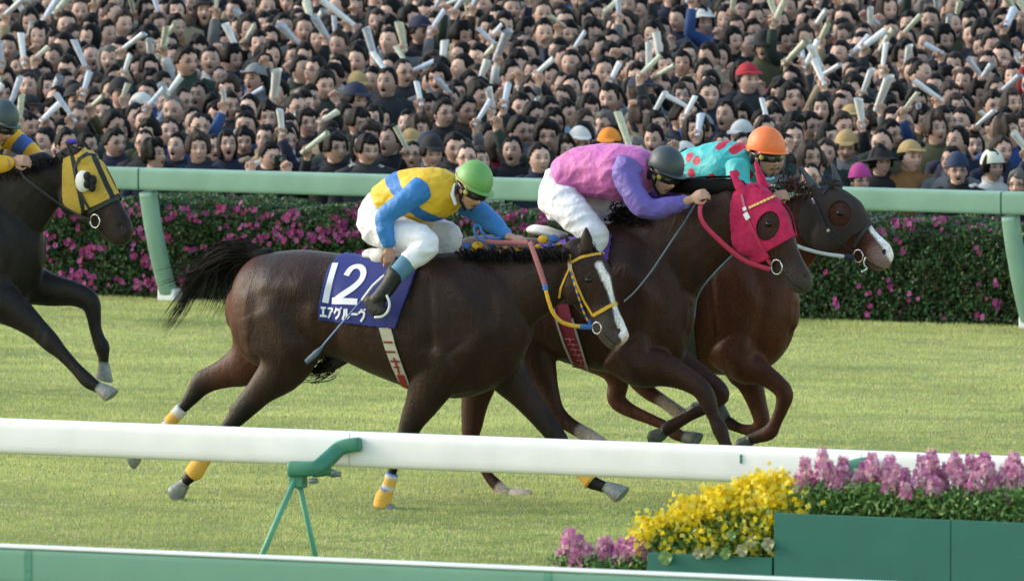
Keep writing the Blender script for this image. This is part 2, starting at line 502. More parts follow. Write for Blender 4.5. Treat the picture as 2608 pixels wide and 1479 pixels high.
# ================================================================ azalea hedge
HY0, HY1 = base.y + .10, 18.3
HZ = onY(1500, 546, HY0 + .05).z
hx0, hx1 = -19.5, 1.5
hedge = empty('hedge', (-9, (HY0 + HY1) / 2, 0), 'dense dark green azalea hedge dotted with magenta blossoms behind the green rail', 'hedge')
def hedge_top(x):
    return HZ + .022 * math.sin(x * 3.1) + .02 * math.sin(x * 7.3 + 1) + .012 * math.sin(x * 17)
def hp(n, rg):
    X = rg.uniform(hx0, hx1, n)
    f = rg.random(n)
    ht = HZ + .022 * np.sin(X * 3.1) + .02 * np.sin(X * 7.3 + 1) + .012 * np.sin(X * 17) + .03 * (grid_noise(X, X * 0, 9, 1, 4) - .5)
    front = f < .72
    lump = .05 * grid_noise(X, X * 0 + 3, 5, 1, 7)
    Z = np.where(front, rg.random(n) ** .9 * ht, ht - rg.random(n) * .035)
    inset = rg.random(n) ** 1.6 * .13
    lum = .085 * (grid_noise(X, Z * 1.0, 4.5, 4.5, 12) - .5) + .05 * (grid_noise(X, Z, 11, 11, 13) - .5)
    corner = np.clip((Z - ht + .10) / .10, 0, 1) ** 2 * .06
    Y = np.where(front, HY0 + .03 + inset + lum + corner, HY0 + .03 + rg.random(n) * (HY1 - HY0))
    N = np.where(front[:, None], np.array([[0, -1, .35]]), np.array([[0, -.3, 1.0]]))
    return np.stack([X, Y, Z], 1), N
V, T, C = leaf_cloud(150000, hp, (.011, .024), [srgb('#3a5a37'), srgb('#4a6f42'), srgb('#2a4430'), srgb('#567a42'), srgb('#5a4a3a'), srgb('#41643e')], 3)
adopt(np_mesh('foliage', V, T, LEAF, cols=C), hedge)
mb = MB(); mb.box(((hx0 + hx1) / 2, (HY0 + HY1) / 2 + .09, HZ / 2 - .05), (hx1 - hx0, HY1 - HY0 - .24, HZ - .12))
adopt(mb.build('branches', mat('hedge_twigs', srgb('#2a2a1c'), .95), smooth=False), hedge)
FL = [srgb('#b8569a'), srgb('#a04685'), srgb('#c874ac'), srgb('#8f3a74'), srgb('#b84a7e')]
def blossom(rg, c, r):
    """an azalea: five petals round a throat"""
    vs = []; fs = []; col = FL[rg.integers(0, len(FL))]
    n = np.array([rg.normal() * .35, -1, .25 + rg.normal() * .3]); n /= np.linalg.norm(n)
    a = np.cross(n, [0, 0, 1]); a /= np.linalg.norm(a); b = np.cross(n, a)
    cs = []
    for k in range(5):
        t = 2 * math.pi * k / 5 + rg.random() * .3
        d = a * math.cos(t) + b * math.sin(t); e = -a * math.sin(t) + b * math.cos(t)
        o = len(vs)
        vs += [c, c + d * r * .6 - e * r * .36 + n * r * .22, c + d * r * 1.0 + n * r * .2, c + d * r * .6 + e * r * .36 + n * r * .22]
        fs.append((o, o + 1, o + 2, o + 3)); cs += [np.array(col) * .75] + [np.array(col) * (.85 + .3 * rg.random())] * 3
    return vs, fs, cs
rg = np.random.default_rng(21)
fl = []
for _ in range(60):     # clusters, dense on the left and thin on the right as in the photo
    pass
pxs = []
def add_cluster(px, py, n, spread):
    for _ in range(n):
        pxs.append((px + rg.normal() * spread, py + rg.normal() * spread * .6))
for _ in range(46): add_cluster(rg.uniform(120, 420), rg.uniform(535, 735), rg.integers(3, 9), 14)
for _ in range(66): add_cluster(rg.uniform(400, 930), 535 + 190 * rg.random() ** 1.3, rg.integers(3, 9), 13)
for _ in range(26): add_cluster(rg.uniform(930, 1400), rg.uniform(545, 620), rg.integers(3, 8), 13)
for _ in range(22): add_cluster(rg.uniform(120, 2600), 531, rg.integers(2, 6), 10)
for _ in range(26): add_cluster(rg.uniform(2040, 2620), rg.uniform(590, 815), rg.integers(1, 4), 9)
for _ in range(10): add_cluster(rg.uniform(2150, 2620), 572, rg.integers(2, 6), 9)
blo = []
for px, py in pxs:
    p = onY(px, py, HY0 - .01)
    top = hedge_top(p.x)
    if p.z > top: p.z = top + .006; p.y = HY0 + .04 + .3 * rg.random()
    if p.z < .03: continue
    vs, fs, cs = blossom(rg, np.array(p) + np.array([0, rg.normal() * .01, 0]), rg.uniform(.016, .03))
    blo.append((vs, fs, cs, p))
order = sorted(range(len(blo)), key=lambda i: rg.random())
for i in order[:99]:
    vs, fs, cs, p = blo[i]
    adopt(np_mesh('blossom', np.array(vs), np.array(fs), PETAL, cols=np.array(cs)), hedge)
V = []; T = []; C = []
for i in order[99:]:
    vs, fs, cs, p = blo[i]; o = len(V); V += vs; T += [tuple(k + o for k in q) for q in fs]; C += cs
q = adopt(np_mesh('blossoms', np.array(V), np.array(T), PETAL, cols=np.array(C)), hedge); q['kind'] = 'stuff'
# ================================================================ race horses
COAT = mat('horse_coat', rough=0.47, attr='tint', var=0.35, vscale=6, bump=0.22, bscale=110, spec=0.22, sheen=0.03, grain=.34, gscale=95, bump2=.26, b2scale=9, stretch=(1, 1, .4))
HOOF_D = mat('dark_hoof_horn', srgb('#474d49'), 0.5, var=.25, vscale=40)
HOOF = mat('hoof_horn', srgb('#7d807c'), 0.5, var=.25, vscale=40)
HAIR_M = mat('mane_hair', srgb('#0e0b09'), 0.7, var=.3, vscale=60, spec=.15)
EYE = mat('horse_eye', srgb('#0b0908'), 0.08, var=0)
STEEL = mat('bit_steel', srgb('#c8ccd0'), 0.25, var=0, metal=.9)
HORN = None
class Horse:
    def __init__(s, Y, label, coat, points):
        s.Y = Y; s.mb = MB(); s.paint = []; s.dents = []; s.coat = np.array(coat); s.points = np.array(points)
        s.label = label; s.mirror_eye = []
    def trunk(s, secs):
        c = catmull([(px, yt, yb, hw) for px, yt, yb, hw in secs], 3)
        P, A, B = [], [], []
        for px, yt, yb, hw in c:
            a, b = onY(px, yt, s.Y), onY(px, yb, s.Y)
            P.append((a + b) / 2); A.append((a - b).length / 2); B.append(hw * .92)
        s.mb.tube(P, A, B, n=36, side=(0, 1, 0), tang=(1, 0, 0), power=2.15, cap=.5)
        s.trunk_c = P
    def limb(s, pts, dY, k=4, power=2.0, n=18):
        """pts: (px, py, width px, lateral half width m or None)"""
        c = catmull([(p[0], p[1], p[2], p[3] if len(p) > 3 and p[3] else p[2] / 406 * .42, p[4] if len(p) > 4 else 0) for p in pts], k)
        P = [onY(q[0], q[1], s.Y + dY + q[4]) for q in c]
        A = [q[2] / 2 / scale_at(p) for q, p in zip(c, P)]
        B = [q[3] for q in c]
        s.mb.tube(P, A, B, n=n, side=(0, 1, 0), power=power, cap=.5)
        return P, A
    def blob(s, px, py, dY, r, tilt=0.0):
        rot = Matrix.Rotation(tilt, 3, 'Y')
        s.mb.ball(onY(px, py, s.Y + dY), r, rot=rot, nu=20, nv=14)
    def bump(s, px, py, dY, px2, py2, r, amp):
        s.dents.append(([onY(px, py, s.Y + dY), onY(px2, py2, s.Y + dY)], r, -amp * 1.6))
    def ear(s, base, tip, dY, w, dYt=None):
        b, t = onY(*base, s.Y + dY), onY(*tip, s.Y + (dY if dYt is None else dYt))
        b2 = b - (t - b) * .35
        P = [b2, b, b.lerp(t, .35), b.lerp(t, .7), t]
        s.mb.tube(P, [w * .9, w * 1.0, w * 1.05, w * .6, .008], [w * .7, w * .62, w * .5, w * .35, .008], n=12, side=(0, 1, 0))
    def hoof(s, top, sole, r0=.034, r1=.056, dY=0.0, down=None, label=None):
        """top, sole px; flared horn box with a slanted sole"""
        a, b = onY(*top, s.Y + dY), onY(*sole, s.Y + dY)
        ax = (b - a).normalized()
        mb = MB()
        n = 18; V = []; Fc = []
        side = Vector((0, 1, 0)); fr = ax.cross(side).normalized()
        if fr.x < 0 and abs(fr.x) > .2: fr = -fr
        L = (b - a).length
        for i, t in enumerate((0, .15, .6, .93, 1.0)):
            r = r0 + (r1 - r0) * t - (.006 if t == 1.0 else 0)
            for k in range(n):
                th = 2 * math.pi * k / n
                toe = 1.25 if math.cos(th) > 0 else .85
                c = a + ax * L * t + fr * (r * math.cos(th) * toe + .012 * t) + side * (r * .95 * math.sin(th))
                if t > .9: c += ax * (.012 * math.cos(th))
                V.append(c)
        for i in range(4):
            for k in range(n):
                k2 = (k + 1) % n; Fc.append((i * n + k, i * n + k2, (i + 1) * n + k2, (i + 1) * n + k))
        Fc.append(tuple(range(n))); Fc.append(tuple(4 * n + k for k in range(n - 1, -1, -1)))
        mb.add(V, Fc)
        s.hoofs = getattr(s, 'hoofs', []); s.hoofs.append((mb, label))
    def finish(s, voxel=.0115, smooth_it=5):
        me = remesh(s.mb, voxel, smooth_it)
        me.name = 'body'
        V = verts_np(me)
        # muscle relief and dents
        for pts, r, d in s.dents:
            for A, B in zip(pts[:-1], pts[1:]):
                dist, _ = seg_dist(V, A, B)
                w = np.exp(-(dist / r) ** 2)
                nrm = np.empty(len(V) * 3, dtype=np.float32); me.vertices.foreach_get('normal', nrm); nrm = nrm.reshape(-1, 3)
                V = V - nrm * (w * d)[:, None].astype(np.float32)
        me.vertices.foreach_set('co', V.astype(np.float32).ravel()); me.update()
        C = np.tile(s.coat, (len(V), 1)).astype(float)
        for pts, r, soft, col, amt in s.paint:
            for i in range(len(pts) - 1):
                ra = r if not hasattr(r, '__len__') else None
                dist, t = seg_dist(V, pts[i], pts[i + 1])
                rr = r if ra is not None else r[i] * (1 - t) + r[i + 1] * t
                w = np.clip((rr + soft / 2 - dist) / soft, 0, 1)[:, None] * amt
                C = C * (1 - w) + np.array(col) * w
        set_cols(me, C)
        me.materials.append(COAT)
        ctr = s.trunk_c[len(s.trunk_c) // 2]
        s.root = empty('race_horse', (ctr.x, s.Y, 0), s.label, 'race horse', 'horses racing on the turf')
        s.body = bpy.data.objects.new('body', me); COL.objects.link(s.body); adopt(s.body, s.root)
        bm = bmesh.new(); bm.from_mesh(me); s.bvh = BVHTree.FromBMesh(bm); bm.free()
        for mb, pale in getattr(s, 'hoofs', []):
            adopt(mb.build('hoof', mat('pale_hoof', srgb('#b3a79c'), .6, var=.2, vscale=40) if pale else HOOF if s.Y in (Y1, Y4) else HOOF_D, smooth=True), s.root)
        return s.root
    def P(s, px, py, dY): return onY(px, py, s.Y + dY)
def body_bumps(h, dx, dy=0):
    for sg in (-1, 1):
        B = lambda x, y, x2, y2, r, a, w=.27: h.bump(x + dx, y + dy, w * sg, x2 + dx, y2 + dy, r, a)
        B(680, 720, 760, 730, .10, .022); B(690, 800, 740, 880, .10, .022); B(800, 800, 800, 860, .07, .014)
        B(640, 760, 640, 850, .05, .014, .2)
        B(1140, 700, 1230, 830, .07, .020); B(1250, 840, 1190, 900, .075, .022); B(1120, 920, 1150, 960, .07, .018); B(1270, 760, 1290, 860, .05, .012, .2)
        # grooves: behind the shoulder blade, in front of it, stifle fold, between the thigh muscles, ribs
        B(1085, 690, 1100, 880, .03, -.008); B(1180, 680, 1262, 800, .025, -.010, .24); B(1200, 850, 1140, 900, .022, -.010); B(840, 740, 850, 900, .045, -.016)
        for k in range(6): B(900 + 30 * k, 760, 885 + 34 * k, 900, .014, -.0025, .31)
        B(1050, 1000, 1200, 990, .03, .008, .12); B(1300, 800, 1290, 930, .02, -.01, .03)
# -- reading a point of the photograph onto a surface that is already built
def hit(bvh, px, py, off=0.0):
    loc, nor, idx, d = bvh.ray_cast(CAM, ray(px, py))
    if loc is None: return None, None
    if nor.dot(ray(px, py)) > 0: nor = -nor
    return loc + nor * off, nor
def in_poly(x, y, poly):
    c = False; n = len(poly); j = n - 1
    for i in range(n):
        xi, yi = poly[i]; xj, yj = poly[j]
        if (yi > y) != (yj > y) and x < (xj - xi) * (y - yi) / (yj - yi) + xi: c = not c
        j = i
    return c
def mirror_v(V, Y): return [Vector((v.x, 2 * Y - v.y, v.z)) for v in V]
def patch(name, bvh, poly, off, m, parent, step=2.0, holes=(), mirrorY=None, thick=.004, smooth_it=0, colfn=None, guard=.05):
    """cloth lying on a body: cells of the outline, carried onto the surface"""
    xs = [p[0] for p in poly]; ys = [p[1] for p in poly]
    x0, x1, y0, y1 = min(xs), max(xs), min(ys), max(ys)
    nx, ny = int((x1 - x0) / step) + 2, int((y1 - y0) / step) + 2
    idx = {}; V = []; Fc = []; PX = []
    def vert(i, j):
        k = (i, j)
        if k not in idx:
            p, n_ = hit(bvh, x0 + i * step, y0 + j * step, off)
            idx[k] = None if p is None else len(V)
            if p is not None: V.append(p); PX.append((x0 + i * step, y0 + j * step))
        return idx[k]
    for i in range(nx):
        for j in range(ny):
            cx_, cy_ = x0 + (i + .5) * step, y0 + (j + .5) * step
            if not in_poly(cx_, cy_, poly): continue
            if any(in_poly(cx_, cy_, h) for h in holes): continue
            q = [vert(i, j), vert(i + 1, j), vert(i + 1, j + 1), vert(i, j + 1)]
            if None in q: continue
            if max((V[q[a]] - V[q[(a + 1) % 4]]).length for a in range(4)) > guard: continue
            Fc.append(tuple(q))
    if smooth_it:
        adj = {}
        for f in Fc:
            for a in range(4): adj.setdefault(f[a], set()).update((f[(a + 1) % 4], f[(a - 1) % 4]))
        for _ in range(smooth_it):
            V = [V[i].lerp(sum((V[j] for j in adj[i]), Vector()) / len(adj[i]), .5) if i in adj and len(adj[i]) == 4 else V[i] for i in range(len(V))]
    if mirrorY is not None:
        o = len(V); V = V + mirror_v(V, mirrorY); Fc = Fc + [tuple(k + o for k in reversed(f)) for f in Fc]; PX = PX + PX
    me = bpy.data.meshes.new(name); me.from_pydata([tuple(v) for v in V], [], Fc); me.update()
    bm = bmesh.new(); bm.from_mesh(me); bmesh.ops.delete(bm, geom=[v for v in bm.verts if not v.link_faces], context='VERTS')
    lay = None
    bm.to_mesh(me) if colfn is None else None
    bm.free()
    me.materials.append(m)
    me.polygons.foreach_set('use_smooth', [True] * len(me.polygons))
    if colfn is not None: set_cols(me, np.array([colfn(*p) for p in PX]))
    ob = bpy.data.objects.new(name, me); COL.objects.link(ob)
    if thick:
        sm = ob.modifiers.new('t', 'SOLIDIFY'); sm.thickness = thick; sm.offset = 0
    if parent: adopt(ob, parent)
    return ob
def strap_mb(mb, bvh, pts, w, off=.004, th=.004, mirrorY=None, step=4.0, m=0, closed=False):
    """flat band of width w (m) following a line of the photograph over a surface"""
    q = []
    for (a, b) in zip(pts[:-1], pts[1:]):
        L = math.dist(a, b); n = max(1, int(L / step))
        for k in range(n): q.append((a[0] + (b[0] - a[0]) * k / n, a[1] + (b[1] - a[1]) * k / n))
    q.append(pts[-1])
    H = [hit(bvh, *p, off) for p in q]
    H = [h for h in H if h[0] is not None]
    if len(H) < 2: return
    P_ = [h[0] for h in H]; N_ = [h[1] for h in H]
    for _ in range(2):
        P_ = [P_[0]] + [(P_[i - 1] + P_[i] * 2 + P_[i + 1]) / 4 for i in range(1, len(P_) - 1)] + [P_[-1]]
        N_ = [N_[0]] + [(N_[i - 1] + N_[i] * 2 + N_[i + 1]).normalized() for i in range(1, len(N_) - 1)] + [N_[-1]]
    def emit(P_, N_):
        V = []; Fc = []
        for i, (p, n_) in enumerate(zip(P_, N_)):
            t = (P_[min(i + 1, len(P_) - 1)] - P_[max(i - 1, 0)]).normalized()
            s_ = t.cross(n_).normalized() * (w / 2)
            V += [p - s_ - n_ * th, p + s_ - n_ * th, p + s_ + n_ * th * .6, p - s_ + n_ * th * .6]
        for i in range(len(P_) - 1):
            for k in range(4):
                k2 = (k + 1) % 4
                Fc.append((i * 4 + k, i * 4 + k2, i * 4 + 4 + k2, i * 4 + 4 + k))
        Fc.append((0, 3, 2, 1)); e = 4 * (len(P_) - 1); Fc.append((e, e + 1, e + 2, e + 3))
        mb.add(V, Fc, m)
    emit(P_, N_)
    if mirrorY is not None: emit(mirror_v(P_, mirrorY), [Vector((n.x, -n.y, n.z)) for n in N_])
def strap(name, bvh, pts, w, mats, parent, **kw):
    mb = MB(); strap_mb(mb, bvh, pts, w, **kw)
    if not mb.v: return None
    return adopt(mb.build(name, mats, smooth=False), parent)
def free_strap(name, P, w, th, m, parent, side=(0, 1, 0), n=8):
    P = [Vector(q) for q in catmull([tuple(p) for p in P], 5)]
    mb = MB(); mb.tube(P, w, th, n=n, side=side, power=3, cap=.2)
    return adopt(mb.build(name, m), parent)
def ring(name, c, r, th, m, parent, axis=(0, 1, 0), arc=(0, 2 * math.pi)):
    ax = Vector(axis).normalized(); u = ax.orthogonal().normalized(); v = ax.cross(u)
    n = 20; P = [Vector(c) + (u * math.cos(arc[0] + (arc[1] - arc[0]) * k / n) + v * math.sin(arc[0] + (arc[1] - arc[0]) * k / n)) * r for k in range(n + 1)]
    mb = MB(); mb.tube(P, th, n=8, side=ax, cap=0)
    return adopt(mb.build(name, m), parent)
def hair_strands(name, roots, n, m, parent, w=.0035, seed=1, jit=.02):
    """roots: list of (polyline, spread at root, spread at tip); n ribbons following them"""
    rg = np.random.default_rng(seed); V = []; T = []
    for line, s0, s1, k in roots:
        L = np.array(catmull([tuple(p) for p in line], 4))
        for _ in range(int(n * k)):
            o0 = rg.normal(size=3) * s0 * np.array([1, .8, 1]); o1 = o0 * (s1 / max(s0, 1e-4)) * .5 + rg.normal(size=3) * s1 * .7
            end = rg.uniform(.55, 1.0); st = rg.uniform(0, .25)
            idx = np.linspace(st * (len(L) - 1), end * (len(L) - 1), 8)
            wob = rg.normal(size=3) * jit
            side = rg.normal(size=3); side[1] *= .4; side /= np.linalg.norm(side)
            b0 = len(V)
            for q, i in enumerate(idx):
                f = i / (len(L) - 1); i0 = int(min(i, len(L) - 2)); p = L[i0] + (L[i0 + 1] - L[i0]) * (i - i0)
                p = p + o0 * (1 - f) + o1 * f + wob * math.sin(f * 5)
                ww = w * (1 - (q / 7) ** 2 * .85)
                V.append(p - side * ww); V.append(p + side * ww)
            for q in range(7): T.append((b0 + 2 * q, b0 + 2 * q + 1, b0 + 2 * q + 3, b0 + 2 * q + 2))
    return adopt(np_mesh(name, np.array(V), np.array(T), m), parent)
def bandage(h, pts, dY, cols, parent, extra=.006, label=None):
    c = catmull([(p[0], p[1], p[2]) for p in pts], 4)
    P = [onY(q[0], q[1], h.Y + dY) for q in c]; A = [q[2] / 2 / scale_at(p) + extra for q, p in zip(c, P)]
    mb = MB(); mb.tube(P, A, [a * .92 for a in A], n=18, side=(0, 1, 0), cap=.15)
    me = mb.mesh('leg_bandage'); me.polygons.foreach_set('use_smooth', [len(p.vertices) <= 4 for p in me.polygons])
    V = verts_np(me); a, b = np.array(P[0]), np.array(P[-1]); d = b - a
    t = ((V - a) @ d) / (d @ d)
    C = np.zeros((len(V), 3))
    for (t0, col) in cols: C[t >= t0] = col
    set_cols(me, C); me.materials.append(mat('bandage_cloth', rough=.85, attr='tint', var=.1, vscale=60, bump=.2, bscale=120))
    o = bpy.data.objects.new('leg_bandage', me); COL.objects.link(o); adopt(o, parent)
    if label: o['label'] = label
    return o
YEL, BLU, WHT = srgb('#dba94a'), srgb('#5a78ad'), srgb('#c9c6c4')
Y1, Y2, Y3, Y4 = 0.0, 1.05, 2.15, 3.1

# ---------------------------------------------------------------- the front runner, number 12
h = H1 = Horse(Y1, 'dark bay race horse with yellow bridle and white blaze running nearest the camera, number 12', srgb('#2b1a15'), srgb('#0f0d0c'))
h.trunk([(604, 725, 850, .13), (622, 682, 900, .20), (655, 652, 930, .255), (710, 640, 940, .285), (780, 636, 922, .295), (860, 645, 912, .30),
         (950, 655, 950, .315), (1040, 654, 985, .325), (1130, 644, 1012, .31), (1200, 643, 1010, .275), (1262, 662, 985, .225), (1310, 690, 945, .17), (1338, 730, 890, .10)])
h.limb([(1150, 800, 300, .16), (1235, 765, 258, .14), (1300, 744, 214, .115), (1365, 716, 178, .095), (1415, 688, 140, .085), (1452, 660, 100, .075)], 0)
h.limb([(1452, 630, 74, .065), (1468, 652, 104, .078), (1484, 688, 140, .088), (1500, 726, 142, .082), (1519, 768, 112, .066), (1540, 808, 90, .056), (1560, 844, 80, .060), (1578, 870, 64, .052)], 0, power=2.3)
h.blob(509, 958, .15, (.026, .024, .034), .8); h.blob(594, 1042, -.15, (.026, .026, .034), .8)
h.ear((1494, 624), (1493, 577), -.06, .044); h.ear((1452, 628), (1441, 598), .06, .026)
h.blob(1468, 730, -.055, (.10, .035, .12), .3); h.blob(1468, 730, .055, (.10, .035, .12), .3)
h.blob(1497, 706, -.066, (.035, .022, .03), .3); h.blob(1497, 706, .066, (.035, .022, .03), .3)
h.blob(1515, 668, -.03, (.05, .035, .07), .3); h.blob(1515, 668, .03, (.05, .035, .07), .3)
# haunches, shoulders
# far hind, stretched out behind
h.limb([(690, 790, 212, .12), (668, 866, 186, .12), (630, 922, 126, .09), (578, 948, 82, .055), (540, 963, 66, .042), (513, 978, 62, .036), (489, 1009, 44, .030), (459, 1046, 28, .024), (425, 1085, 26, .022), (388, 1124, 34, .028), (362, 1143, 25, .022), (350, 1152, 26, .024)], .15)
h.hoof((356, 1148), (330, 1166), dY=.15)
# near hind
h.limb([(700, 790, 250, .12), (724, 880, 226, .12), (718, 938, 136, .10), (668, 990, 82, .06), (636, 1024, 68, .045), (615, 1048, 58, .04), (580, 1088, 40, .031), (545, 1132, 32, .026), (515, 1172, 36, .030), (497, 1198, 42, .033), (478, 1220, 30, .026), (466, 1230, 32, .026)], -.15)
h.hoof((472, 1226), (438, 1254), dY=-.15, r1=.066)
# near fore, on the ground
h.limb([(1130, 900, 180, .11), (1105, 960, 140, .10), (1078, 1020, 98, .075), (1053, 1065, 72, .052), (1037, 1105, 56, .042), (1026, 1135, 52, .038), (1010, 1165, 30, .026), (998, 1205, 26, .024), (988, 1240, 30, .026), (977, 1265, 38, .031), (978, 1284, 30, .027)], -.14)
h.hoof((978, 1285), (986, 1303), dY=-.14, r1=.05)
# far fore, reaching forward
h.limb([(1260, 880, 170, .11), (1292, 950, 118, .09), (1330, 1000, 84, .066), (1366, 1046, 66, .050), (1402, 1092, 56, .042), (1424, 1120, 52, .038), (1450, 1155, 32, .026), (1478, 1195, 28, .024), (1502, 1224, 38, .031), (1530, 1236, 32, .026), (1545, 1242, 32, .026)], .14)
h.hoof((1540, 1239), (1580, 1268), dY=.14, r1=.064)
P = h.P
h.paint = [([P(520, 970, .15), P(459, 1046, .15), P(350, 1152, .15)], .085, .06, h.points, .95),
           ([P(625, 1040, -.15), P(545, 1132, -.15), P(466, 1230, -.15)], .085, .06, h.points, .95),
           ([P(1040, 1095, -.14), P(998, 1205, -.14), P(982, 1300, -.14)], .08, .10, h.points, .95),
           ([P(1395, 1085, .14), P(1478, 1195, .14), P(1560, 1250, .14)], .08, .14, h.points, .95),
           ([P(1535, 820, 0), P(1560, 865, 0), P(1575, 880, 0)], .10, .08, srgb('#4a403d'), .8),
           ([P(600, 740, 0), P(580, 880, 0)], .30, .25, srgb('#52291c'), .7),
           ([P(820, 850, -.25), P(900, 900, -.2)], .16, .2, srgb('#40271b'), .35),
           ([P(1524, 676, -.03), P(1541, 708, -.03), P(1556, 745, -.025), P(1568, 780, -.025), P(1582, 812, -.03), P(1596, 848, -.03), P(1603, 862, -.02)], [.036, .030, .018, .020, .038, .048, .050], .008, srgb('#e0dada'), 1),
           ([P(1602, 862, 0), P(1600, 882, 0), P(1585, 890, 0)], .045, .03, srgb('#b99a92'), .8)]
body_bumps(h, 0)
h.dents += [([P(1568, 835, -.052), P(1575, 845, -.05)], .018, .016), ([P(1080, 880, -.3), P(1120, 960, -.3)], .05, .012),
           ([P(1240, 720, -.2), P(1270, 860, -.22), P(1230, 960, -.18)], .04, .02), ([P(840, 700, -.3), P(800, 860, -.3)], .06, .014),
           ([P(1435, 690, -.09), P(1425, 740, -.09), P(1440, 790, -.08)], .022, .014)]
h.finish()
def eye(h, px, py, r=.019):
    p, n_ = hit(h.bvh, px, py, -.007)
    mb = MB(); mb.ball(p, (r * 1.25, r, r)); mb2 = MB(); mb2.ball(Vector((p.x, 2 * h.Y - p.y, p.z)), (r * 1.25, r, r))
    adopt(mb.build('eye', EYE), h.root); adopt(mb2.build('eye', EYE), h.root)
def nostril(h, px, py, r=.025):
    p, n_ = hit(h.bvh, px, py, -.002)
    for sgn in (1, -1):
        q = p if sgn == 1 else Vector((p.x, 2 * h.Y - p.y, p.z))
        mb = MB(); mb.ball(q, (r * .75, .006, r), rot=Matrix.Rotation(.5, 3, 'Y')); adopt(mb.build('nostril', mat('nostril_skin', srgb('#2a1614'), .6)), h.root)
MOUTH = mat('mouth_line', srgb('#1a1110'), .7)
eye(h, 1498, 713); nostril(h, 1574, 842)
strap('mouth', h.bvh, [(1540, 852), (1556, 867), (1574, 880), (1588, 885)], .007, MOUTH, h.root, off=.0, mirrorY=h.Y)
yb = [(0.0, WHT), (.22, YEL), (.62, BLU), (.72, WHT), (.8, YEL)]
bandage(h, [(464, 1040, 30), (440, 1066, 29), (420, 1092, 30)], .15, [(-.2, WHT), (.25, YEL), (.68, WHT), (.8, BLU), (.9, YEL)], h.root, label='yellow and blue wrapped leg bandage')
bandage(h, [(548, 1128, 34), (515, 1172, 38), (499, 1196, 43), (488, 1208, 38)], -.15, [(-.2, YEL)], h.root, label='plain yellow leg bandage')
bandage(h, [(999, 1206, 28), (989, 1240, 30), (978, 1265, 40), (973, 1290, 42)], -.14, [(-.2, BLU), (.04, WHT), (.12, YEL), (.36, WHT), (.42, BLU), (.5, YEL)], h.root)
bandage(h, [(1470, 1185, 30), (1490, 1210, 34), (1506, 1226, 40)], .14, [(-.2, YEL)], h.root)
# tail
tl = [(P(662, 655, 0), P(600, 636, 0), P(545, 655, 0), P(500, 710, 0), P(462, 775, 0), P(412, 845, 0)),
      (P(655, 665, 0), P(600, 650, .03), P(560, 690, .02), P(540, 740, 0), P(520, 780, -.02)),
      (P(660, 660, 0), P(590, 645, -.03), P(520, 680, -.03), P(460, 700, -.02), P(410, 715, -.02)),
      (P(655, 680, 0), P(620, 690, 0), P(590, 740, 0), P(560, 790, 0))]
hair_strands('tail', [(tl[0], .028, .035, 1), (tl[1], .03, .07, .9), (tl[2], .02, .05, .25), (tl[3], .028, .05, .45)], 430, HAIR_M, h.root, w=.0032, seed=4)
mb = MB(); mb.tube([P(690, 652, 0), P(655, 652, 0), P(615, 646, 0), P(580, 655, 0), P(556, 680, 0)], [.05, .045, .04, .034, .02], n=10, side=(0, 1, 0)); adopt(mb.build('dock', HAIR_M), h.root)
# dark sheath between the hind legs
mb = MB(); mb.tube([P(880, 905, 0), P(840, 930, 0), P(800, 945, 0)], [.05, .045, .02], n=12, side=(0, 1, 0)); adopt(mb.build('sheath', mat('dark_skin', srgb('#1d1815'), .7)), h.root)
hair_strands('udder_hair', [((P(850, 915, -.02), P(810, 945, -.02), P(775, 955, -.02)), .03, .03, 1)], 90, HAIR_M, h.root, seed=5)
# plaited mane with wool bobbles
hair_strands('mane', [((P(x, 640, -.05), P(x + 12, 652, -.10), P(x + 14, 668, -.13)), .02, .018, 1) for x in range(1165, 1440, 10)], 22, HAIR_M, h.root, seed=6, jit=.008, w=.004)
hair_strands('forelock', [((P(1480, 615, -.02), P(1505, 625, -.04), P(1525, 650, -.04)), .02, .018, 1)], 60, HAIR_M, h.root, seed=7, jit=.008)
YW = mat('yellow_wool', srgb('#e0ac33'), .9, bump=.5, bscale=300); BW = mat('blue_wool', srgb('#3f63a4'), .9, bump=.5, bscale=300)
for i, (px, py, r, c) in enumerate([(1200, 646, .026, 1), (1216, 627, .034, 0), (1252, 628, .022, 1), (1233, 655, .02, 1), (1268, 645, .018, 0), (1318, 641, .018, 0), (1296, 645, .016, 1), (1370, 628, .018, 0),
                                    (1399, 625, .016, 1), (1424, 624, .014, 0), (1384, 610, .032, 0), (1410, 609, .032, 1), (1201, 637, .018, 0), (1190, 628, .03, 1), (1288, 632, .016, 0), (1345, 636, .014, 1)]):
    q, n_ = hit(h.bvh, px, py, .01)
    if q is None: q = P(px, py, -.04)
    mb = MB(); mb.ball(q, (r * 1.15, r, r * .9)); adopt(mb.build('mane_bobble', YW if c == 0 else BW), h.root)
# bridle
YST = mat('yellow_strap', srgb('#d9a733'), .5, var=.1); BST = mat('blue_strap', srgb('#2f62a8'), .5); PINKR = mat('rubber_rein', srgb('#8f5258'), .7, var=.1, vscale=40)
GST = mat('pale_buckle', srgb('#c4b7a6'), .5)
def bridle(h, label): 
    e = empty('bridle', h.root.location, None, None); e.parent = h.root; e.matrix_parent_inverse = Matrix.Translation(-h.root.location); return e
br = bridle(h, 'x')
strap('browband', h.bvh, [(1456, 668), (1480, 655), (1505, 648), (1529, 647)], .017, YST, br, mirrorY=h.Y)
strap('headpiece', h.bvh, [(1450, 648), (1451, 655), (1453, 680)], .024, YST, br)
strap('buckle', h.bvh, [(1452, 668), (1454, 688)], .026, GST, br, off=.008)
strap('throat_latch', h.bvh, [(1452, 682), (1440, 708), (1428, 735), (1424, 758)], .013, YST, br, mirrorY=h.Y)
strap('noseband', h.bvh, [(1511, 803), (1530, 792), (1556, 777), (1576, 770)], .022, YST, br, mirrorY=h.Y)
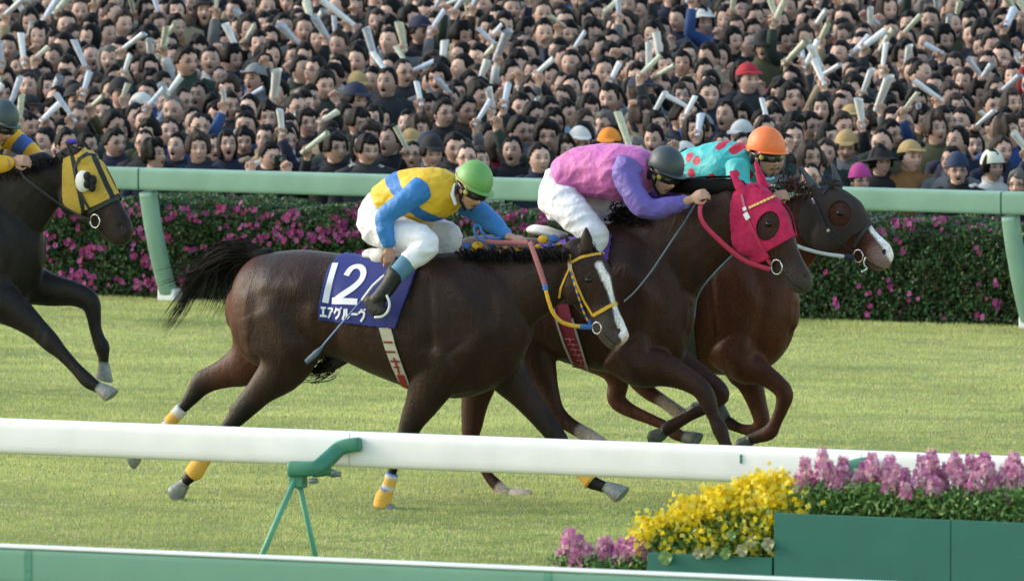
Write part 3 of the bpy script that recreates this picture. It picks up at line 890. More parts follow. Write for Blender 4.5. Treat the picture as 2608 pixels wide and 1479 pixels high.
strap('cheek_strap', h.bvh, [(1455, 684), (1468, 722), (1486, 763), (1511, 804)], .013, YST, br, mirrorY=h.Y)
mb = MB(); pts = [(1454, 684), (1463, 718), (1474, 755), (1487, 790), (1504, 824)]
for i in range(16):
    t0, t1 = i / 16, (i + 1) / 16
    def L(t):
        k = min(int(t * 4), 3); f = t * 4 - k; return (pts[k][0] + (pts[k + 1][0] - pts[k][0]) * f, pts[k][1] + (pts[k + 1][1] - pts[k][1]) * f)
    strap_mb(mb, h.bvh, [L(t0), L(t1)], .011, off=.009, m=i % 2)
adopt(mb.build('twisted_cheek_strap', [YST, BST], smooth=False), br)
rc = h.P(1520, 835, -.09)
ring('bit_ring', rc, .036, .0045, STEEL, br, axis=(.25, 1, 0))
ring('bit_ring', Vector((rc.x, .09, rc.z)), .036, .0045, STEEL, br, axis=(-.25, 1, 0))
strap('chin_strap', h.bvh, [(1507, 822), (1502, 812)], .02, BST, br, off=.01)
# reins
for nm, pp, w, m_ in (('rein_end', [(1508, 832, -.10), (1490, 832, -.13), (1476, 831, -.15)], .017, BST), ('rein', [(1477, 831, -.15), (1455, 828, -.18), (1428, 818, -.22), (1408, 795, -.25), (1397, 765, -.27), (1390, 738, -.28)], .013, YST),
                      ('rein_band', [(1390, 739, -.28), (1387, 724, -.28)], .019, BST), ('rein_grip', [(1387, 725, -.28), (1376, 690, -.27), (1362, 650, -.25), (1350, 616, -.22)], .019, PINKR),
                      ('rein_grip', [(1346, 618, -.20), (1310, 617, -.16), (1270, 617, -.14), (1238, 614, -.12)], .014, PINKR),
                      ('rein_loop', [(1240, 614, -.12), (1222, 608, -.12), (1208, 590, -.12), (1210, 574, -.11), (1222, 578, -.10), (1228, 592, -.10), (1245, 606, -.1), (1275, 606, -.1)], .010, BST)):
    free_strap(nm, [h.P(*q) for q in pp], w, .004, m_, br)
# ---- saddle cloth with its number
NAVY = mat('saddlecloth_blue', srgb('#242f78'), .8, var=.08, vscale=20, bump=.12, bscale=200)
WCL = mat('white_print', srgb('#e8e8ee'), .75, var=.03)
cloth_poly = [(868, 651), (905, 646), (950, 647), (1000, 650), (1078, 652), (1062, 690), (1040, 750), (1020, 800), (1008, 836), (960, 832), (900, 824), (812, 815), (813, 780), (822, 730), (840, 680)]
def tack_root(name, h, label, cat, px, py):
    p = h.P(px, py, -.3); return empty(name, (p.x, h.Y, 0), label, cat)
sc1 = tack_root('saddle_cloth', H1, 'blue saddle cloth with white number 12 on the nearest horse', 'saddle cloth', 940, 740)
cl = patch('cloth', h.bvh, cloth_poly, .012, NAVY, sc1, step=2.5, smooth_it=3, mirrorY=h.Y, thick=.006)
bm = bmesh.new(); bm.from_mesh(cl.data); cbvh = BVHTree.FromBMesh(bm); bm.free()
def glyphs(name, bvh, strokes, w, m, parent, off=.006):
    mb = MB()
    for st in strokes: strap_mb(mb, bvh, st, w, off=off, th=.0015, step=2.5)
    return adopt(mb.build(name, m, smooth=False), parent)
Z = lambda x, y: (300 + x / 2, 600 + y / 2)
def arc(pts, k=6): return [tuple(p) for p in catmull(pts, k)]
_Z = Z; Z = lambda x, y: _Z(x - 13, y)
glyphs('number', cbvh, [[Z(1122, 142), Z(1100, 215), Z(1082, 280), Z(1070, 342)], arc([Z(1178, 205), Z(1205, 168), Z(1245, 160), Z(1266, 185), Z(1256, 225), Z(1215, 265), Z(1165, 298), Z(1122, 330)]), [Z(1108, 332), Z(1160, 334), Z(1235, 337)]], .040, WCL, sc1)
Z = _Z
def kana(x, y, sx, sy, strokes):
    return [[Z(x + a * sx, y + b * sy) for a, b in st] for st in strokes]
G = []
G += kana(1030, 362, 34, 52, [[(.12, .08), (.9, .12)], [(.5, .1), (.48, .85)], [(0, .85), (1, .92)]])                       # e
G += kana(1068, 366, 34, 54, [[(.05, .08), (.95, .1), (.62, .45)], [(.5, .35), (.45, .65), (.12, .98)]])                   # a
G += kana(1106, 366, 36, 58, [[(.32, .02), (.2, .3), (.0, .5)], [(.3, .18), (.8, .2), (.62, .7), (.2, .98)], [(.86, .0), (.95, .12)]])      # gu
G += kana(1146, 370, 36, 60, [[(.3, .05), (.28, .5), (.02, .95)], [(.6, .02), (.58, .9), (1.0, .62)]])                       # ru
G += kana(1188, 396, 36, 12, [[(.05, .2), (1, .35)]])                                                                      # long mark
G += kana(1228, 374, 36, 64, [[(.42, .0), (.42, .15)], [(.08, .38), (.08, .2), (.85, .22), (.75, .62), (.3, .98)], [(.85, -.02), (.92, .1)]])   # vu
glyphs('horse_name', cbvh, G, .0135, WCL, sc1)
# girth with its marks
GIR = mat('cream_girth', srgb('#b9b3a2'), .8, var=.1); REDM = mat('red_print', srgb('#7d1f2a'), .7)
sd1 = tack_root('race_saddle', H1, 'race saddle with cream girth and red marks on the nearest horse', 'saddle', 1000, 660)
strap('girth', h.bvh, [Z(1352, 430), Z(1372, 500), Z(1392, 570), Z(1425, 660), Z(1462, 745), Z(1478, 772)], .078, GIR, sd1, off=.010, mirrorY=h.Y)
mb = MB()
for st in ([Z(1360, 538), Z(1405, 540)], [Z(1372, 586), Z(1418, 588)], [Z(1395, 632), Z(1440, 636)], [Z(1410, 615), Z(1425, 650), Z(1440, 695)], [Z(1412, 662), Z(1440, 664)]):
    strap_mb(mb, h.bvh, st, .012, off=.018, th=.0015, step=3)
adopt(mb.build('girth_mark', REDM, smooth=False), sd1)
mb = MB(); strap_mb(mb, h.bvh, [Z(1445, 700), Z(1468, 760)], .052, off=.017, th=.002); adopt(mb.build('girth_badge', mat('red_badge', srgb('#8e1c28'), .7, var=.4, vscale=90), smooth=False), sd1)
SADL = mat('white_saddle', srgb('#e6e2dc'), .45); 
mb = MB(); mb.tube([h.P(942, 645, 0), h.P(960, 652, 0), h.P(1000, 655, 0), h.P(1045, 640, 0)], [.035, .03, .028, .035], [.11, .10, .09, .08], n=16, side=(0, 1, 0)); adopt(mb.build('seat', SADL), sd1)
mb = MB(); mb.ball(h.P(966, 652, -.12), (.07, .03, .05)); adopt(mb.build('cantle', SADL), sd1)

# ---------------------------------------------------------------- red hooded horse, second from the camera
h = H2 = Horse(Y2, 'dark brown race horse wearing a bright red hood, second from the camera', srgb('#351d16'), srgb('#1b1613'))
h.trunk([(1112, 690, 850, .14), (1135, 640, 880, .21), (1190, 604, 900, .27), (1270, 598, 890, .29), (1360, 606, 895, .30), (1450, 606, 925, .315), (1530, 588, 945, .325), (1600, 572, 955, .305), (1660, 590, 952, .265), (1705, 620, 935, .21), (1738, 660, 900, .15), (1752, 700, 860, .09)])
h.limb([(1570, 730, 320, .17), (1650, 680, 285, .145), (1730, 632, 240, .118), (1800, 592, 196, .10), (1850, 553, 160, .09), (1885, 520, 118, .08)], 0)
h.limb([(1893, 497, 84, .068), (1918, 530, 122, .08), (1942, 572, 158, .09), (1962, 612, 146, .084), (1985, 648, 118, .066), (2010, 680, 88, .058), (2030, 705, 76, .058), (2048, 724, 62, .05), (2056, 732, 40, .04)], 0, power=2.3)
h.ear((1890, 482), (1862, 441), -.06, .026); h.ear((1945, 470), (1926, 418), .06, .024, .05)
h.blob(1912, 600, -.06, (.11, .035, .13), .55); h.blob(1912, 600, .06, (.11, .035, .13), .55)
h.blob(1957, 565, -.068, (.04, .022, .035), .5); h.blob(1957, 565, .068, (.04, .022, .035), .5)
# hind leg on the ground, and the one swinging under the belly
h.limb([(1180, 780, 240, .12), (1230, 880, 180, .12), (1226, 960, 100, .085), (1210, 1020, 78, .055), (1203, 1075, 62, .042), (1200, 1110, 50, .036), (1215, 1155, 32, .027), (1240, 1205, 28, .024), (1274, 1244, 36, .030), (1294, 1259, 29, .026), (1304, 1264, 30, .026)], .15)
h.hoof((1294, 1257), (1342, 1276), dY=.15, r1=.054, label='pale')
h.limb([(1230, 780, 240, .12), (1330, 860, 180, .11), (1372, 930, 100, .08), (1392, 990, 68, .05), (1412, 1048, 58, .042), (1452, 1082, 40, .033), (1500, 1110, 40, .031), (1545, 1140, 38, .031), (1575, 1155, 30, .026)], -.13)
h.hoof((1568, 1152), (1600, 1178), dY=-.13)
# fore legs
h.limb([(1600, 880, 190, .11), (1640, 925, 130, .10), (1690, 940, 92, .075), (1742, 962, 66, .055), (1785, 990, 54, .044), (1803, 1022, 50, .040), (1818, 1062, 34, .03), (1833, 1092, 44, .033), (1848, 1130, 34, .026), (1862, 1150, 32, .026)], -.14)
h.hoof((1856, 1145), (1880, 1175), dY=-.14)
h.limb([(1650, 870, 180, .11), (1720, 925, 104, .08), (1775, 955, 66, .055), (1822, 985, 52, .044), (1836, 1008, 48, .04), (1800, 1035, 36, .031), (1750, 1062, 30, .026), (1705, 1088, 38, .031), (1688, 1100, 30, .028)], .14)
h.hoof((1694, 1096), (1655, 1112), dY=.14)
P = h.P
h.paint = [([P(1492, 1104, -.13), P(1580, 1160, -.13)], .07, .03, srgb('#9a8f8a'), 1),
           ([P(1290, 1256, .15), P(1330, 1278, .15)], .085, .02, srgb('#b8a9a2'), 1),
           ([P(2020, 705, 0), P(2050, 735, 0)], .10, .08, srgb('#4a413c'), .8),
           ([P(1700, 1090, .14), P(1670, 1110, .14)], .06, .04, h.points, .7)]
body_bumps(h, 460, -20)
h.dents += [([P(2050, 700, -.05), P(2055, 708, -.05)], .018, .014), ([P(1640, 640, -.2), P(1690, 760, -.22), P(1650, 900, -.18)], .045, .022), ([P(1500, 850, -.3), P(1560, 930, -.3)], .05, .012)]
h.finish(); eye(h, 1957, 571); nostril(h, 2047, 700); strap('mouth', h.bvh, [(1996, 700), (2014, 718), (2034, 732), (2044, 736)], .007, MOUTH, h.root, off=.0, mirrorY=h.Y)
hair_strands('mane', [((P(x, y, 0), P(x + 10, y - 8, -.05), P(x + 30, y + 6, -.10)), .03, .03, 1) for x, y in [(1560, 560), (1572, 550), (1585, 545), (1600, 545), (1612, 550), (1625, 556), (1635, 562), (1590, 560), (1610, 565)]], 60, HAIR_M, h.root, seed=11, jit=.02, w=.005)
mb = MB(); mb.tube([P(1700, 478, .02), P(1740, 472, .0), P(1780, 474, -.02), P(1830, 480, -.02), P(1870, 476, 0), P(1890, 470, 0)], [.03, .05, .055, .05, .045, .03], .04, n=12, side=(0, 1, 0)); adopt(mb.build('crest', HAIR_M), h.root)
hair_strands('mane_crest', [((P(1890, 472, 0), P(1830, 474, 0), P(1760, 468, 0), P(1715, 480, .02)), .014, .016, 1)], 260, HAIR_M, h.root, seed=12, jit=.015, w=.007)
RED = mat('red_hood_cloth', srgb('#c01d52'), .85, var=.22, vscale=25, bump=.25, bscale=160)
REDS = mat('red_strap', srgb('#b8284c'), .6, var=.1)
hood_poly = [(1884, 470), (1905, 462), (1935, 465), (1972, 497), (1988, 520), (2004, 548), (2012, 575), (2022, 600), (1990, 620), (1954, 640), (1962, 655), (1945, 664), (1925, 672), (1890, 668), (1866, 640), (1864, 610), (1860, 560), (1862, 520), (1870, 485)]
eyeh = [(1957 + 29 * math.cos(t / 20 * 2 * math.pi) - 6 * math.sin(t / 20 * 2 * math.pi), 576 + 37 * math.sin(t / 20 * 2 * math.pi)) for t in range(20)]
hd = patch('hood', h.bvh, hood_poly, .010, RED, h.root, step=1.6, holes=[eyeh], mirrorY=h.Y, thick=.006, smooth_it=2)
for base_, tip_, dY_, w_, dt_ in (((1892, 490), (1862, 438), -.06, .033, -.06), ((1945, 476), (1925, 414), .06, .031, .05)):
    b, t = P(*base_, dY_), P(*tip_, dt_); mb = MB()
    mb.tube([b, b.lerp(t, .35), b.lerp(t, .7), t], [w_, w_ * 1.02, w_ * .6, .012], [w_ * .7, w_ * .6, w_ * .4, .012], n=12, side=(0, 1, 0)); adopt(mb.build('hood_ear_cover', RED), h.root)
bm = bmesh.new(); bm.from_mesh(hd.data); hbvh = BVHTree.FromBMesh(bm); bm.free()
br = bridle(h, 'x')
mb = MB(); pts = [(1908, 530), (1925, 522), (1950, 511), (1977, 499)]
for i in range(18):
    t0, t1 = i / 18, (i + 1) / 18
    def L(t):
        k = min(int(t * 3), 2); f = t * 3 - k; return (pts[k][0] + (pts[k + 1][0] - pts[k][0]) * f, pts[k][1] + (pts[k + 1][1] - pts[k][1]) * f)
    strap_mb(mb, hbvh, [L(t0), L(t1)], .014, off=.008, m=i % 2)
if mb.v: adopt(mb.build('beaded_browband', [YST, mat('pale_bead', srgb('#efd9a0'), .4)], smooth=False), br)
strap('cheek_strap', hbvh, [(1890, 495), (1897, 525), (1905, 555)], .016, mat('pink_strap', srgb('#c06a8e'), .6), br, off=.008)
strap('buckle', hbvh, [(1897, 528), (1900, 536)], .025, WHITE, br, off=.012); strap('buckle', hbvh, [(1900, 543), (1908, 558)], .034, WHITE, br, off=.012)
strap('hood_seam', hbvh, [(1905, 556), (1925, 600), (1942, 630), (1958, 655)], .014, REDS, br, off=.007)
rc = P(1978, 680, -.085)
ring('bit_ring', rc, .046, .005, STEEL, br, axis=(.3, 1, 0)); ring('bit_ring', Vector((rc.x, 2 * h.Y - rc.y, rc.z)), .046, .005, STEEL, br, axis=(-.3, 1, 0))
strap('cheek_end', h.bvh, [(1945, 640), (1955, 660), (1965, 672)], .022, REDS, br, off=.008)
free_strap('rein', [P(1962, 686, -.09), P(1930, 677, -.12), P(1895, 663, -.16), P(1860, 637, -.19), P(1825, 605, -.21), P(1800, 580, -.22), P(1785, 556, -.22), P(1783, 530, -.20), P(1792, 498, -.15)], .016, .005, REDS, br)
BLK = mat('black_leather', srgb('#22262a'), .5, var=.1)
free_strap('martingale', [P(1779, 505, -.17), P(1740, 570, -.22), P(1700, 630, -.25), P(1660, 690, -.28), P(1620, 740, -.30), P(1590, 768, -.31)], .006, .004, mat('grey_blue_cord', srgb('#4d6370'), .6), br)
free_strap('neck_strap', [P(1865, 650, -.10), P(1830, 685, -.13), P(1795, 725, -.1), P(1775, 760, -.06), P(1768, 810, -.04)], .006, .004, mat('grey_blue_cord', srgb('#4d6370'), .6), br)
# saddle, cloth and maroon girth of the second horse
sc2 = tack_root('saddle_cloth', H2, 'purple and red saddle cloth under the jockey in pink', 'saddle cloth', 1450, 620)
patch('cloth', h.bvh, [(1440, 612), (1470, 596), (1560, 600), (1550, 660), (1535, 715), (1440, 712), (1350, 706), (1356, 670), (1372, 625)], .012, mat('purple_cloth', srgb('#5a3a9a'), .8), sc2, step=3, smooth_it=3, mirrorY=h.Y, thick=.006)
mb = MB(); strap_mb(mb, h.bvh, [(1440, 596), (1475, 594)], .05, off=.03); 
if mb.v: adopt(mb.build('red_edge', mat('red_cloth', srgb('#b8232f'), .7), smooth=False), sc2)
sd2 = tack_root('race_saddle', H2, 'white race saddle with maroon girth edged in grey under the jockey in pink', 'saddle', 1500, 620)
mb = MB(); mb.tube([h.P(1358, 583, -.03), h.P(1385, 588, -.03), h.P(1432, 600, -.03)], [.028, .032, .022], [.10, .10, .08], n=16, side=(0, 1, 0)); adopt(mb.build('seat', SADL), sd2)
MAR = mat('maroon_girth', srgb('#7a1638'), .7, var=.3, vscale=60); GE = mat('grey_edge', srgb('#9c9a90'), .7)
gl = [(1412, 775), (1422, 820), (1440, 870), (1462, 915), (1475, 941)]
gw = .105
strap('girth', h.bvh, [(1431, 776), (1441, 820), (1457, 870), (1475, 915), (1484, 943)], gw, MAR, sd2, off=.010, mirrorY=h.Y)
strap('girth_edge', h.bvh, [(1411, 775), (1421, 820), (1438, 872), (1456, 912), (1468, 940)], .012, GE, sd2, off=.017)
strap('girth_edge', h.bvh, [(1460, 810), (1470, 845), (1481, 880), (1493, 918), (1500, 943)], .012, GE, sd2, off=.017)
mb = MB()
for k in range(6):
    x, y = 1440 + k * 7, 860 + k * 13
    strap_mb(mb, h.bvh, [(x + 2, y), (x + 26, y + 2)], .004, off=.016, th=.001); strap_mb(mb, h.bvh, [(x + 12 + (k % 2) * 5, y - 2), (x + 15, y + 9)], .004, off=.016, th=.001)
adopt(mb.build('girth_mark', mat('pink_print', srgb('#c77c8e'), .7), smooth=False), sd2)

# ---------------------------------------------------------------- black hooded chestnut, farthest of the three
h = H3 = Horse(Y3, 'reddish brown race horse in black hood with white nose, leading the three', srgb('#462417'), srgb('#1b1410'))
h.trunk([(1372, 690, 850, .13), (1397, 640, 880, .20), (1455, 606, 900, .27), (1535, 600, 885, .29), (1620, 604, 890, .30), (1710, 600, 925, .315), (1790, 585, 948, .325), (1860, 575, 956, .305), (1920, 590, 950, .265), (1965, 625, 930, .21), (2000, 672, 890, .15), (2017, 720, 850, .09)])
h.limb([(1850, 710, 300, .17), (1920, 662, 262, .14), (1990, 615, 214, .115), (2040, 577, 172, .098), (2078, 548, 132, .085)], 0)
h.limb([(2082, 508, 96, .072), (2112, 538, 134, .085), (2142, 572, 152, .088), (2172, 600, 124, .072), (2200, 624, 100, .06), (2226, 642, 88, .06), (2248, 656, 78, .056), (2262, 664, 54, .044)], 0, power=2.3)
h.ear((2082, 492), (2040, 430), -.06, .026); h.ear((2134, 470), (2121, 424), .06, .023, .06)
h.blob(2108, 600, -.06, (.11, .035, .12), .8); h.blob(2108, 600, .06, (.11, .035, .12), .8); h.blob(2145, 545, -.068, (.04, .022, .035), .5); h.blob(2145, 545, .068, (.04, .022, .035), .5)
h.limb([(1450, 800, 220, .12), (1520, 880, 160, .11), (1562, 935, 90, .075), (1574, 975, 60, .048), (1570, 1016, 52, .040), (1600, 1042, 40, .033), (1645, 1062, 32, .027), (1690, 1082, 30, .026), (1718, 1102, 36, .03), (1745, 1115, 28, .026)], -.14)
h.hoof((1738, 1112), (1775, 1130), dY=-.14)
h.limb([(1470, 800, 220, .12), (1560, 880, 150, .11), (1612, 940, 80, .07), (1632, 975, 54, .045), (1655, 1000, 42, .036), (1690, 1022, 36, .030), (1722, 1045, 38, .031), (1742, 1058, 36, .03), (1756, 1050, 30, .026)], .14)
h.hoof((1752, 1052), (1780, 1030), dY=.14)
h.limb([(1860, 870, 170, .11), (1900, 925, 110, .09), (1940, 950, 66, .058), (1976, 975, 52, .046), (1998, 1003, 50, .042), (1990, 1040, 38, .033), (1975, 1075, 34, .03), (1960, 1100, 42, .034), (1925, 1114, 32, .028), (1905, 1120, 30, .026)], -.14)
h.hoof((1912, 1118), (1878, 1132), dY=-.14)
h.limb([(1870, 880, 170, .11), (1905, 960, 84, .07), (1928, 1025, 54, .045), (1940, 1075, 46, .04), (1920, 1095, 36, .031), (1885, 1090, 28, .026), (1860, 1078, 34, .03), (1845, 1068, 28, .026)], .13)
h.hoof((1850, 1071), (1825, 1050), dY=.13)
P = h.P
h.paint = [([P(1695, 1026, .14), P(1745, 1058, .14)], .065, .03, srgb('#8d827c'), 1),
           ([P(1870, 1080, .13), P(1820, 1045, .13)], .07, .05, h.points, .8), ([P(1925, 1112, -.14), P(1900, 1120, -.14)], .05, .05, h.points, .8),
           ([P(2245, 650, 0), P(2262, 668, 0)], .085, .06, srgb('#8c7470'), .75),
           ([P(2060, 700, 0), P(2020, 760, 0)], .12, .1, srgb('#5a2a18'), .6),
           ([P(2212, 570, 0), P(2228, 590, 0), P(2248, 612, 0), P(2268, 632, 0), P(2282, 652, 0)], [.03, .034, .04, .05, .05], .012, srgb('#e2dad8'), 1),
           ([P(2140, 548, -.09)] * 2, .075, .03, srgb('#33190f'), .6)]
body_bumps(h, 720, -22)
h.dents += [([P(2248, 640, -.05), P(2252, 646, -.05)], .018, .014), ([P(1905, 640, -.2), P(1950, 760, -.22), P(1920, 900, -.18)], .045, .022)]
h.finish(); eye(h, 2138, 543); nostril(h, 2249, 641, .027); strap('mouth', h.bvh, [(2208, 664), (2228, 677), (2248, 684)], .007, MOUTH, h.root, off=.0, mirrorY=h.Y)
hair_strands('mane', [((P(x, y, 0), P(x + 14, y - 6, -.04), P(x + 8, y + 22, -.09)), .025, .03, 1) for x, y in [(1990, 478), (2005, 474), (2020, 480), (2035, 488), (1975, 490), (1960, 500), (2050, 490)]], 55, mat('brown_mane', srgb('#4a2416'), .5, var=.3), h.root, seed=14, jit=.02, w=.004)
BHD = mat('black_hood_mesh', srgb('#2c2019'), .75, var=.25, vscale=120, bump=.2, bscale=200)
black_poly = [(2058, 480), (2085, 462), (2110, 452), (2145, 462), (2172, 486), (2195, 515), (2212, 548), (2219, 572), (2200, 585), (2172, 600), (2150, 628), (2110, 645), (2070, 640), (2040, 600), (2036, 560), (2044, 510)]
eyeh = [(2140 + 29 * math.cos(t / 20 * 2 * math.pi), 546 + 33 * math.sin(t / 20 * 2 * math.pi)) for t in range(20)]
hd3 = patch('hood', h.bvh, black_poly, .009, BHD, h.root, step=1.8, holes=[eyeh], mirrorY=h.Y, thick=.005, smooth_it=2)
EARG = mat('grey_ear_cover', srgb('#454c52'), .7)
for base_, tip_, dY_, w_, dt_ in (((2084, 495), (2039, 426), -.06, .033, -.06), ((2134, 474), (2121, 420), .06, .029, .06)):
    b, t = P(*base_, dY_), P(*tip_, dt_); mb = MB()
    mb.tube([b, b.lerp(t, .35), b.lerp(t, .7), t], [w_, w_ * 1.02, w_ * .6, .012], [w_ * .7, w_ * .6, w_ * .4, .012], n=12, side=(0, 1, 0)); adopt(mb.build('hood_ear_cover', EARG), h.root)
bm = bmesh.new(); bm.from_mesh(hd3.data); hbvh = BVHTree.FromBMesh(bm); bm.free()
br = bridle(h, 'x')
strap('browband', hbvh, [(2094, 496), (2110, 478), (2130, 468), (2152, 466)], .016, BLK, br, off=.008)
strap('cheek_strap', hbvh, [(2075, 510), (2090, 545), (2105, 580), (2125, 605)], .016, BLK, br, off=.009)
strap('cheek_strap', h.bvh, [(2118, 598), (2150, 622), (2175, 640)], .014, BLK, br, off=.012)
strap('noseband', h.bvh, [(2176, 628), (2190, 605), (2205, 584), (2218, 568)], .020, BLK, br, off=.012, mirrorY=h.Y)
strap('buckle', hbvh, [(2072, 505), (2078, 520)], .014, STEEL, br, off=.014); strap('buckle', hbvh, [(2110, 584), (2113, 590)], .02, GST, br, off=.014)
rc = P(2186, 652, -.08)
ring('bit_ring', rc, .04, .0045, STEEL, br, axis=(.3, 1, 0)); ring('bit_ring', Vector((rc.x, 2 * h.Y - rc.y, rc.z)), .04, .0045, STEEL, br, axis=(-.3, 1, 0))
free_strap('bit_cheek', [P(2205, 655, -.09), P(2200, 672, -.09), P(2208, 685, -.09), P(2194, 693, -.09)], .006, .005, STEEL, br)
free_strap('rein_end', [P(2176, 655, -.09), P(2160, 654, -.11), P(2148, 652, -.12)], .018, .004, mat('navy_strap', srgb('#1c2440'), .6), br)
free_strap('rein', [P(2150, 653, -.12), P(2110, 648, -.14), P(2072, 640, -.16), P(2030, 626, -.18), P(1980, 600, -.2), P(1930, 560, -.2), P(1900, 520, -.18)], .012, .004, mat('white_rein', srgb('#c9ccd0'), .6), br)
sd3 = tack_root('race_saddle', H3, 'race saddle under the jockey with the orange cap, mostly hidden', 'saddle', 1750, 600)
strap('girth', h.bvh, [(1745, 640), (1750, 760), (1760, 880), (1765, 930)], .07, mat('dark_girth', srgb('#2f3a35'), .8), sd3, off=.01, mirrorY=h.Y)
mb = MB(); mb.tube([h.P(1650, 590, 0), h.P(1700, 595, 0), h.P(1755, 585, 0)], [.03, .03, .03], [.11, .10, .08], n=16, side=(0, 1, 0)); adopt(mb.build('seat', BLK), sd3)

# ---------------------------------------------------------------- the black horse behind, at the left edge
h = H4 = Horse(Y4, 'near black race horse in yellow and black striped hood chasing behind', srgb('#191413'), srgb('#121212'))
sh = 0
h.trunk([(-590, 560, 700, .14), (-568, 505, 740, .20), (-515, 470, 765, .26), (-440, 462, 760, .29), (-355, 468, 755, .30), (-265, 462, 785, .315), (-180, 455, 812, .325), (-95, 455, 830, .31), (-25, 470, 822, .27), (30, 500, 795, .22), (75, 540, 755, .16), (98, 580, 700, .09)])
h.limb([(-60, 620, 300, .17), (0, 560, 250, .14), (52, 508, 205, .115), (98, 470, 168, .098), (140, 440, 130, .085)], 0)
h.limb([(152, 412, 92, .07), (182, 435, 128, .082), (212, 468, 150, .09), (240, 500, 132, .078), (264, 532, 106, .065), (286, 562, 92, .06), (304, 588, 84, .058), (316, 604, 66, .05), (322, 612, 40, .036)], 0, power=2.3)
h.ear((205, 398), (166, 362), -.06, .034); h.ear((222, 385), (205, 352), .07, .03)
h.blob(185, 505, -.06, (.11, .035, .12), .6); h.blob(185, 505, .06, (.11, .035, .12), .6); h.blob(228, 460, -.068, (.04, .022, .035), .5); h.blob(228, 460, .068, (.04, .022, .035), .5)
h.limb([(-30, 720, 180, .11), (60, 720, 118, .10), (130, 738, 86, .07), (190, 748, 66, .052), (228, 768, 58, .044), (238, 800, 44, .036), (243, 835, 36, .03), (252, 865, 38, .031), (260, 884, 44, .033), (264, 912, 30, .026), (262, 925, 32, .028)], .13)
h.hoof((262, 920), (258, 966), dY=.13, r1=.06)
h.limb([(-40, 720, 200, .12), (0, 765, 116, .10), (50, 800, 84, .075), (96, 838, 60, .05), (130, 872, 54, .042), (155, 897, 40, .034), (190, 934, 34, .03), (222, 968, 40, .033), (246, 984, 32, .028), (254, 990, 30, .028)], -.14)
h.hoof((248, 985), (280, 1014), dY=-.14, r1=.06)
h.limb([(-510, 600, 240, .12), (-480, 720, 180, .12), (-500, 800, 110, .08), (-560, 870, 70, .05), (-590, 920, 54, .04), (-600, 980, 34, .028), (-590, 1030, 38, .03), (-570, 1050, 30, .026)], -.15)
h.hoof((-575, 1045), (-550, 1065), dY=-.15)
h.limb([(-510, 600, 240, .12), (-520, 720, 170, .12), (-570, 800, 100, .08), (-640, 840, 64, .05), (-690, 870, 52, .04), (-740, 920, 34, .028), (-780, 960, 38, .03), (-800, 975, 30, .026)], .15)
h.hoof((-795, 972), (-825, 990), dY=.15)
P = h.P
h.paint = [([P(300, 590, 0), P(320, 612, 0)], .08, .07, srgb('#332a28'), .8), ([P(280, 540, 0), P(262, 530, 0)], .09, .08, srgb('#44312a'), .6),
           ([P(225, 460, -.09)] * 2, .05, .03, srgb('#0c0c0c'), 1)]
body_bumps(h, -1180, -175)
h.dents += [([P(308, 578, -.05), P(312, 584, -.05)], .018, .014), ([P(0, 560, -.2), P(40, 640, -.22), P(0, 740, -.2)], .05, .025)]
h.finish(); eye(h, 229, 462, .022); nostril(h, 310, 582); strap('mouth', h.bvh, [(278, 600), (292, 613), (308, 622)], .007, MOUTH, h.root, off=.0, mirrorY=h.Y)
hair_strands('mane', [((P(x, 398 + (165 - x) * .28, .0), P(x - 6, 404 + (165 - x) * .28, -.07), P(x - 10, 424 + (165 - x) * .28, -.11)), .02, .015, 1) for x in range(-20, 165, 12)], 26, HAIR_M, h.root, seed=17, jit=.008, w=.004)
YH = mat('yellow_hood_cloth', srgb('#c9a53c'), .8, var=.12, vscale=50, bump=.2, bscale=160)
yp = [(162, 405), (200, 392), (218, 376), (236, 378), (252, 392), (270, 412), (288, 438), (298, 470), (302, 490), (282, 505), (250, 520), (232, 528), (200, 545), (176, 534), (162, 515), (161, 460)]
def stripes(px, py):
    y, k = np.array(srgb('#c3a03f')), np.array(srgb('#23282a'))
    for (a, b) in (((224, 372), (292, 515)), ((250, 385), (318, 520)), ((186, 395), (215, 545))):
        d = abs((b[0] - a[0]) * (py - a[1]) - (b[1] - a[1]) * (px - a[0])) / math.dist(a, b)
        if d < (6 if a[0] != 250 else 6): return k
    return y
HOODM = mat('striped_hood_cloth', rough=.8, attr='tint', var=.1, vscale=50, bump=.2, bscale=160)
hd4 = patch('hood', h.bvh, yp, .010, HOODM, h.root, step=1.6, mirrorY=h.Y, thick=.006, smooth_it=2, colfn=stripes)
bm = bmesh.new(); bm.from_mesh(hd4.data); hbvh = BVHTree.FromBMesh(bm); bm.free()
q, n_ = hit(hbvh, 214, 462, .012)
for sg in (1, -1):
    c = q if sg == 1 else Vector((q.x, 2 * h.Y - q.y, q.z))
    mb = MB(); mb.ball(c, (.058, .035, .074), nu=20, nv=12); adopt(mb.build('eye_cup', mat('white_eye_cup', srgb('#dcdad6'), .5)), h.root)
mb = MB()
for dx, dy, r in ((12, -8, .030), (22, -2, .032), (12, 4, .026), (24, 14, .028)):
    c, n_ = hit(hbvh, 214 + dx, 462 + dy, .035)
    if c: mb.ball(c, (r, .018, r * 1.15))
adopt(mb.build('eye_opening', mat('black_net', srgb('#0d0e10'), .8)), h.root)
br = bridle(h, 'x')
strap('cheek_strap', hbvh, [(222, 392), (205, 402), (190, 430), (196, 470), (215, 510), (228, 530)], .016, BLK, br, off=.01)
strap('browband', hbvh, [(200, 405), (225, 395), (250, 396), (262, 400)], .016, BLK, br, off=.01)
strap('noseband', h.bvh, [(228, 540), (250, 528), (280, 512), (300, 506), (306, 508)], .026, BLK, br, off=.014, mirrorY=h.Y)
rc = P(242, 563, -.085)
